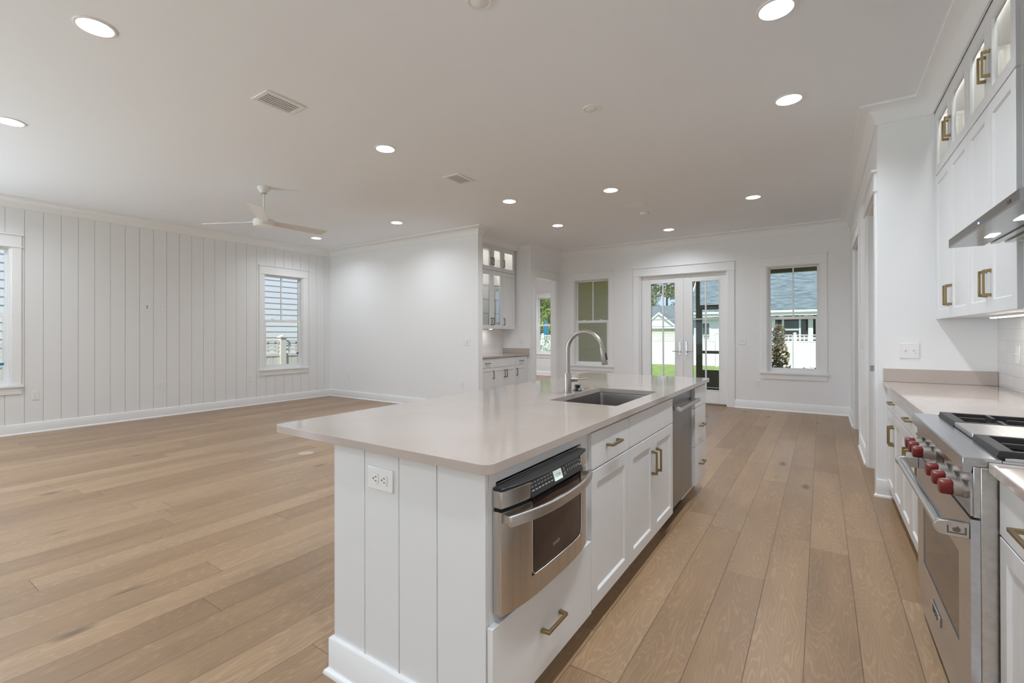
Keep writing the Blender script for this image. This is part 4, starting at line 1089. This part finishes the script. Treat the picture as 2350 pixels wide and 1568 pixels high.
# ceiling fan
fx, fy = -5.612, 3.014; t = thing('ceiling_fan', (fx, fy, CEIL), 'white three-blade ceiling fan with a flat disc lamp', 'ceiling fan')
b = MB(); b.lathe([(.073, -.0005), (.073, -.020), (.066, -.034), (.038, -.070), (.034, -.074), (0, -.074)], (0, 0, 0), 2, 32, False); b.build('canopy', M_fan, t, smooth=50)
b = MB(); b.lathe([(.034, -.0745), (.036, -.080), (.030, -.084), (.0, -.084)], (0, 0, 0), 2, 24, False); b.build('collar', M_chrome, t, smooth=50)
b = MB(); b.tube([(0, 0, -.08), (0, 0, -.375)], .0125, 16); b.build('downrod', M_fan, t)
b = MB(); b.lathe([(.03, -.370), (.045, -.385), (.105, -.392), (.118, -.402), (.118, -.462), (.112, -.466)], (0, 0, 0), 2, 44); b.build('motor_housing', M_fan, t, smooth=40)
b = MB(); b.lathe([(.1115, -.4662), (.108, -.474), (.06, -.478), (.0, -.479)], (0, 0, 0), 2, 44, False); b.build('lamp_lens', M_fanlens, t, smooth=50)
for a in (86, 206, 326):
    c, s = math.cos(a*PI/180), math.sin(a*PI/180); tl = -13*PI/180
    U = Vector((c, s, 0)); W_ = Vector((-s, c, 0)); V = W_*math.cos(tl)+Z_*math.sin(tl); N = U.cross(V)
    b = MB((0, 0, -.418), U, V, N); b.prism([(.105, -.050), (.16, -.062), (.775, -.080), (.790, -.070), (.775, .078), (.16, .062), (.105, .050)], 2, -.004, .004)
    bl = b.build('blade', M_fan, t, bevel=.001)
    b = MB((0, 0, -.418), U, V, N); b.box(.10, .20, -.03, .03, .0045, .012); b.build('blade_bracket', M_fan, bl)

# blue tape tabs left on the windows
for x, y, z, l in ((XL-.046, 1.325, .925, 'small blue tape tab on the sash of the near left window'), (XL-.046, 5.372, .926, 'tiny blue tape tab on the sash of the far left window')):
    b = MB((x, y, z), (0, 1, 0), (0, 0, 1), (1, 0, 0)); b.prism([(-.030, -.018), (.018, -.016), (.028, .010), (.010, .016), (-.030, .014)], 2, -.001, .001)
    tag(b.build('tape_tab', M_tape, smooth=0), l, 'tape', 'blue tape tabs')

# ------------------------------------------------------------------ outside: ground, porch
GZ = -.5
b = MB(); b.box(-40, 30, 12.86, 75, GZ-.2, GZ); b.box(-40, -8.87, -12, 12.86, GZ-.2, GZ); b.box(-8.87, 30, -25, YR-.15, GZ-.2, GZ); b.box(2.35, 30, YR-.15, 12.86, GZ-.2, GZ)
struct(b.build('ground', M_grass, smooth=0))
b = MB(); b.box(-4.56, 2.35, YD+.15, 12.62, GZ, -.085); struct(b.build('floor_porch', M_conc))
def lap(b, axis, c, sgn, u0, u1, z0, z1, e, t=.016):
    z = z0
    while z < z1-.001:
        zt = min(z+e, z1)
        if axis == 'x': b.prism([(c, z), (c+sgn*t, z), (c+sgn*.002, zt), (c, zt)], 1, u0, u1) if False else b.add([(c, u0, z), (c+sgn*t, u0, z), (c+sgn*.002, u0, zt), (c, u0, zt), (c, u1, z), (c+sgn*t, u1, z), (c+sgn*.002, u1, zt), (c, u1, zt)], [(0, 1, 2, 3), (4, 5, 6, 7), (0, 1, 5, 4), (1, 2, 6, 5), (2, 3, 7, 6), (3, 0, 4, 7)])
        else: b.add([(u0, c, z), (u0, c+sgn*t, z), (u0, c+sgn*.002, zt), (u0, c, zt), (u1, c, z), (u1, c+sgn*t, z), (u1, c+sgn*.002, zt), (u1, c, zt)], [(0, 1, 2, 3), (4, 5, 6, 7), (0, 1, 5, 4), (1, 2, 6, 5), (2, 3, 7, 6), (3, 0, 4, 7)])
        z = zt
    return b
b = MB(); lap(b, 'x', -4.559, 1, YD+.15, 12.86, -.085, 3.1, .172); struct(b.build('wall_porch_siding', M_olive))
b = MB()
for i in range(22): b.box(-4.54+i*.31, -4.54+i*.31+.300, YD+.151, 12.62, 2.95, 2.968)
struct(b.build('ceiling_porch', M_soffit))
t = thing('screen_porch_frame', (-1.6, 12.5, -.085), 'dark bronze screen porch frame with its screen door beyond the French doors', 'porch frame')
b = MB(); b.box(-4.54, 2.3, 12.45, 12.56, 2.71, 2.949); b.build('beam', M_bronze, t, (-1.6, 12.5, -.085))
for x in (-2.660, -1.555, .60): b = MB(); b.box(x, x+.088, 12.45, 12.55, -.084, 2.709); b.build('post', M_bronze, t, (-1.6, 12.5, -.085))
for a, c in ((-4.53, -2.66), (-1.467, .60), (.688, 2.29)):
    b = MB(); b.box(a, c, 12.46, 12.54, -.084, -.03); b.build('bottom_rail', M_bronze, t, (-1.6, 12.5, -.085))
b = MB(); b.box(-2.5715, -1.556, 12.46, 12.54, 1.955, 2.02); b.build('door_header', M_bronze, t, (-1.6, 12.5, -.085))
b = MB(); dx0, dx1 = -2.570, -1.560
b.box(dx0, dx0+.052, 12.48, 12.52, -.05, 1.95); b.box(dx1-.052, dx1, 12.48, 12.52, -.05, 1.95)
b.box(dx0+.052, dx1-.052, 12.48, 12.52, 1.905, 1.95); b.box(dx0+.052, dx1-.052, 12.48, 12.52, .793, .866); b.box(dx0+.052, dx1-.052, 12.48, 12.52, -.05, .380)
sd = b.build('screen_door', M_bronze, t, (-1.6, 12.5, -.085))
b = MB(); b.lathe([(.018, 12.44), (.018, 12.475)], (dx0+.03, 0, 1.06), 1, 14); b.build('knob', M_black, sd, (-1.6, 12.5, -.085))

# ------------------------------------------------------------------ outside: fences
def fence(name, label, x0, x1, y, zt, m, axis='y', post=2.4, first=None, board=.15, ztb=None, gz=GZ):
    """vinyl privacy fence with an open lattice top; runs along x (axis y) or along y (axis x)"""
    org = ((x0+x1)/2, y, gz) if axis == 'y' else (y, (x0+x1)/2, gz)
    t = thing(name, org, label, 'fence')
    def B(): return MB((0, y, 0), (1, 0, 0), (0, 0, 1), (0, 1, 0)) if axis == 'y' else MB((y, 0, 0), (0, 1, 0), (0, 0, 1), (1, 0, 0))
    zl = ztb or zt-.31
    b = B(); n = int((x1-x0)/board)
    for i in range(n): b.box(x0+i*board+.010, x0+(i+1)*board-.010, gz+.04, zl-.02, -.014, .014)
    b.box(x0, x1, gz+.05, zl-.03, -.004, .004)
    b.build('board_panel', m, t, org)
    b = B(); b.box(x0, x1, gz+.02, gz+.14, -.025, .025); b.box(x0, x1, zl-.06, zl, -.025, .025); b.box(x0, x1, zt-.045, zt, -.025, .025); b.build('rail', m, t, org)
    b = B(); k = int((x1-x0)/.17)
    for i in range(k+1): b.box(x0+i*.17-.022, x0+i*.17+.022, zl, zt-.045, -.006, .006)
    h = (zt-.045-zl)/3
    for j in (1, 2): b.box(x0, x1, zl+j*h-.02, zl+j*h+.02, -.010, .010)
    b.build('lattice', m, t, org)
    x = first if first is not None else x0
    while x <= x1+.01:
        b = B(); b.box(x-.065, x+.065, gz, zt+.06, -.065, .065); p = b.build('post', m, t, org)
        b = B(); b.box(x-.085, x+.085, zt+.06, zt+.082, -.085, .085); b.prism([(x-.07, zt+.082), (x+.07, zt+.082), (x, zt+.12)], 2, -.07, .07); b.build('post_cap', m, p, org)
        x += post
    return t
YFE = 27.4
fence('vinyl_fence', 'long white vinyl fence with lattice top across the back lawn', -24, 6.5, YFE, 1.245, M_fence, 'y', 3.66, -23.07)
fence('vinyl_fence', 'beige vinyl fence with lattice top outside the left windows', -6, 12.2, -10.5, 1.17, M_tanfence, 'x', 2.4, -6+.0625, ztb=.86)

# ------------------------------------------------------------------ outside: houses
t = thing('neighbour_house', (-14.4, 4, GZ), 'white lap-sided neighbouring house close beyond the left windows', 'house')
b = MB(); lap(b, 'x', -12.5, 1, -10, 14, GZ, 5.2, .157); b.build('siding_wall', M_siding, t, (-14.4, 4, GZ))
b = MB(); b.box(-16.5, -12.501, -10, 14, GZ, 5.2); b.build('house_body', M_siding, t, (-14.4, 4, GZ))
b = MB(); b.prism([(-17, 5.2), (-12.1, 5.2), (-12.1, 5.35), (-14.5, 7.4), (-17, 5.35)], 1, -10.3, 14.3); b.build('roof', M_shingle2, t, (-14.4, 4, GZ))

org = (-1, 38, GZ)
t = thing('neighbour_house', org, 'white house with a large blue-grey shingle roof behind the fence', 'house')
HX0, HX1, HY = -7.05, 8.0, 33.2
b = MB(); b.box(HX0, -2.62, HY, 44, GZ, 2.40); b.box(-2.62, HX1, 36.2, 44, GZ, 2.40); b.build('walls', M_hwall, t, org)
b = MB(); b.prism([(HY-.55, 2.69), (HY-.55, 2.80), (39, 7.55), (45, 2.80), (45, 2.69)], 0, -7.55, 8.5); b.build('roof', M_shingle, t, org)
b = MB(); b.box(-7.52, 8.4, HY-.50, HY-.40, 2.40, 2.689); b.box(-7.52, 8.4, HY-.60, HY-.501, 2.60, 2.73); b.build('fascia', M_fence, t, org)
b = MB(); b.prism([(HY-.62, 2.60), (HY-.62, 2.82), (39, 7.68), (39, 7.45)], 0, -7.62, -7.551); b.build('rake_board', M_fence, t, org)
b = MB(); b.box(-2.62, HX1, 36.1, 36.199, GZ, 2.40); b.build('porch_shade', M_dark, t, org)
for a, c in ((-2.62, -2.40), (-2.02, -1.93), (-1.13, -1.04), (-.66, -.41), (.6, .70), (1.6, 1.84)):
    b = MB(); b.box(a, c, HY, HY+.2, GZ, 2.399); b.build('porch_column', M_hwall, t, org)
b = MB(); b.box(-1.93, -1.13, HY+.05, HY+.15, 1.50, 1.62); b.box(-2.62, HX1, HY+.05, HY+.15, .95, 1.02); b.build('porch_rail', M_hwall, t, org)
b = MB(); b.box(-6.76, -6.14, HY-.03, HY-.001, .9, 2.10); fr = b.build('window_frame', M_fence, t, org)
b = MB(); b.box(-6.66, -6.24, HY-.045, HY-.031, 1.0, 2.0); b.build('window_glass', M_gwin, fr, org)
b = MB(); b.box(-1.75, -1.25, 36.05, 36.099, 1.35, 2.2); b.build('porch_window', M_gwin, t, org)

org = (-15, 47, GZ)
t = thing('neighbour_house', org, 'beige house with grey roof and white front gable far behind the fence', 'house')
b = MB(); b.box(-21, -11.3, 44.6, 52, GZ, 1.95); b.box(-13.95, -11.15, 43.6, 44.6, GZ, 1.95); b.build('walls', M_beige, t, org)
b = MB(); b.prism([(44.1, 1.95), (44.1, 2.05), (48.3, 4.20), (52.5, 2.05), (52.5, 1.95)], 0, -21.4, -10.7); b.build('roof', M_shingle2, t, org)
gx = -12.55
b = MB(); b.prism([(gx-1.55, 1.95), (gx, 3.25), (gx+1.55, 1.95)], 1, 43.6, 47); b.build('gable_roof', M_shingle2, t, org)
b = MB(); b.prism([(gx-1.40, 1.99), (gx, 3.14), (gx+1.40, 1.99)], 1, 43.52, 43.599); b.build('gable_wall', M_fence, t, org)
b = MB(); b.prism([(gx-1.72, 1.90), (gx, 3.33), (gx+1.72, 1.90), (gx+1.50, 1.90), (gx, 3.14), (gx-1.50, 1.90)], 1, 43.40, 43.519); b.build('gable_trim', M_fence, t, org)
b = MB(); b.box(gx-1.6, gx+1.6, 43.42, 43.55, 1.80, 1.95); b.box(-21.3, gx-1.6, 44.0, 44.099, 1.82, 1.98); b.build('fascia', M_fence, t, org)

# ------------------------------------------------------------------ outside: plants
def leaves(rng, n, centre, sample, size, asp=1.0):
    b = MB()
    for i in range(n):
        c = Vector(centre)+Vector(sample(rng)); d = Vector((rng.gauss(0, 1), rng.gauss(0, 1), rng.gauss(0, 1))).normalized(); e = d.orthogonal().normalized(); f = d.cross(e)
        s = size*rng.uniform(.6, 1.3); e *= s; f *= s*asp
        b.add([tuple(c-e), tuple(c-f*.6), tuple(c+e), tuple(c+f*.6)], [(0, 1, 2, 3)])
    return b
def ball(r): 
    def f(g):
        while True:
            p = Vector((g.uniform(-1, 1), g.uniform(-1, 1), g.uniform(-1, 1)))
            if p.length < 1: return (p.x*r[0], p.y*r[1], p.z*r[2])
    return f
def clumps(seed, k, spread, r):
    g0 = random.Random(seed); cs = [Vector(ball(spread)(g0)) for _ in range(k)]
    def f(g): c = g.choice(cs); q = Vector(ball((r, r, r*.75))(g)); return tuple(c+q)
    return f
def tree(name, label, x, y, h, tr, samp, cz, n, size, m, group=None, seed=1, cat='tree'):
    t = thing(name, (x, y, GZ), label, cat, group)
    b = MB(); b.tube([(0, 0, 0), (tr*.3, 0, h*.5), (0, tr*.4, h)], [tr, tr*.75, tr*.3], 10); b.build('trunk', M_bark, t)
    b = leaves(random.Random(seed), n, (0, 0, cz), samp, size, .6); b.build('foliage', m, t, smooth=0)
    return t
GT = 'trees behind the houses'
tree('pine_tree', 'tall open pine with airy crown behind the beige house, right pane', -16.9, 62, 12, .16, clumps(3, 34, (2.5, 2, 4.3), .95), 8.4, 7000, .17, M_leafp, GT, 3)
tree('leafy_tree', 'broad rounded green tree left of the tall pine', -19.3, 57, 6, .2, clumps(5, 26, (2.2, 2, 2.3), .95), 5.2, 6500, .17, M_leafp, GT, 5)
tree('leafy_tree', 'low green tree at the left edge of the French door view', -24.4, 62, 5, .2, clumps(9, 18, (2.0, 1.8, 1.6), .9), 4.9, 4000, .17, M_leafp, GT, 9)
tree('pine_tree', 'tall pine showing at the left edge of the blue-grey roof', -12.6, 57, 12, .16, clumps(8, 26, (1.2, 1.6, 4.6), .8), 8.0, 5000, .16, M_leafp, GT, 8)
for i, (x, y, lab) in enumerate(((-24.4, 42, 'tall yellow-green tree seen left in the study window'), (-26.4, 47.5, 'tall yellow-green tree seen right in the study window'), (-30.4, 52.5, 'green tree at the far left of the study window view'))):
    tree('leafy_tree', lab, x, y, 9, .14, clumps(20+i, 60, (1.5, 1.5, 4.4), .7), 4.6, 6500, .12, M_leafg, 'trees seen through the study window', 30+i)
# magnolia and low shrub by the back fence
def cone(r, h):
    def f(g):
        z = g.random()**1.25; q = r*(1-.78*z)*(.92+.12*math.sin(z*23))*math.sqrt(g.random()); a = g.uniform(0, 2*PI); return (q*math.cos(a), q*math.sin(a), z*h)
    return f
tree('magnolia_tree', 'bronze-green young magnolia outside the right dining window', -1.00, 15.0, 1.9, .025, cone(.50, 1.98), .06, 1900, .062, M_leafm, None, 41)
t = thing('low_shrub', (-.28, 14.6, GZ), 'low bronze-leaved shrub at the foot of the young magnolia', 'shrub')
leaves(random.Random(44), 560, (0, 0, .48), ball((.42, .25, .46)), .045, .6).build('foliage', M_leafm, t, smooth=0)
b = MB(); b.tube([(0, 0, 0), (.02, 0, .6)], .015, 8); b.build('stem', M_bark, t)
t = thing('leafy_shrub', (-9.05, 16.0, GZ), 'upright green shrub outside the study window', 'shrub')
leaves(random.Random(46), 620, (0, 0, .98), ball((.36, .30, .72)), .045, .5).build('foliage', M_leafs, t, smooth=0)
b = MB(); b.tube([(0, 0, 0), (.02, 0, .9)], .015, 8); b.build('stem', M_bark, t)
# closed blue parasol on the neighbour's patio
t = thing('patio_umbrella', (-16.98, 30, GZ), 'closed blue patio umbrella seen over the fence through the study window', 'umbrella')
b = MB(); b.tube([(0, 0, 0), (0, 0, 2.82)], .02, 10); b.build('pole', M_pewter, t)
b = MB(); P = []; seg = 24
prof = [(.17, 1.62), (.19, 1.72), (.16, 2.1), (.12, 2.5), (.05, 2.75), (.012, 2.80)]
for r, z in prof:
    for s in range(seg): a = 2*PI*s/seg; q = r*(1+.18*math.cos(a*8)); P.append((q*math.cos(a), q*math.sin(a), z))
F = [(i*seg+s, i*seg+(s+1) % seg, (i+1)*seg+(s+1) % seg, (i+1)*seg+s) for i in range(len(prof)-1) for s in range(seg)]+[tuple(range(5*seg, 6*seg))]
b.add(P, F); b.build('canopy', M_umb, t, smooth=60)
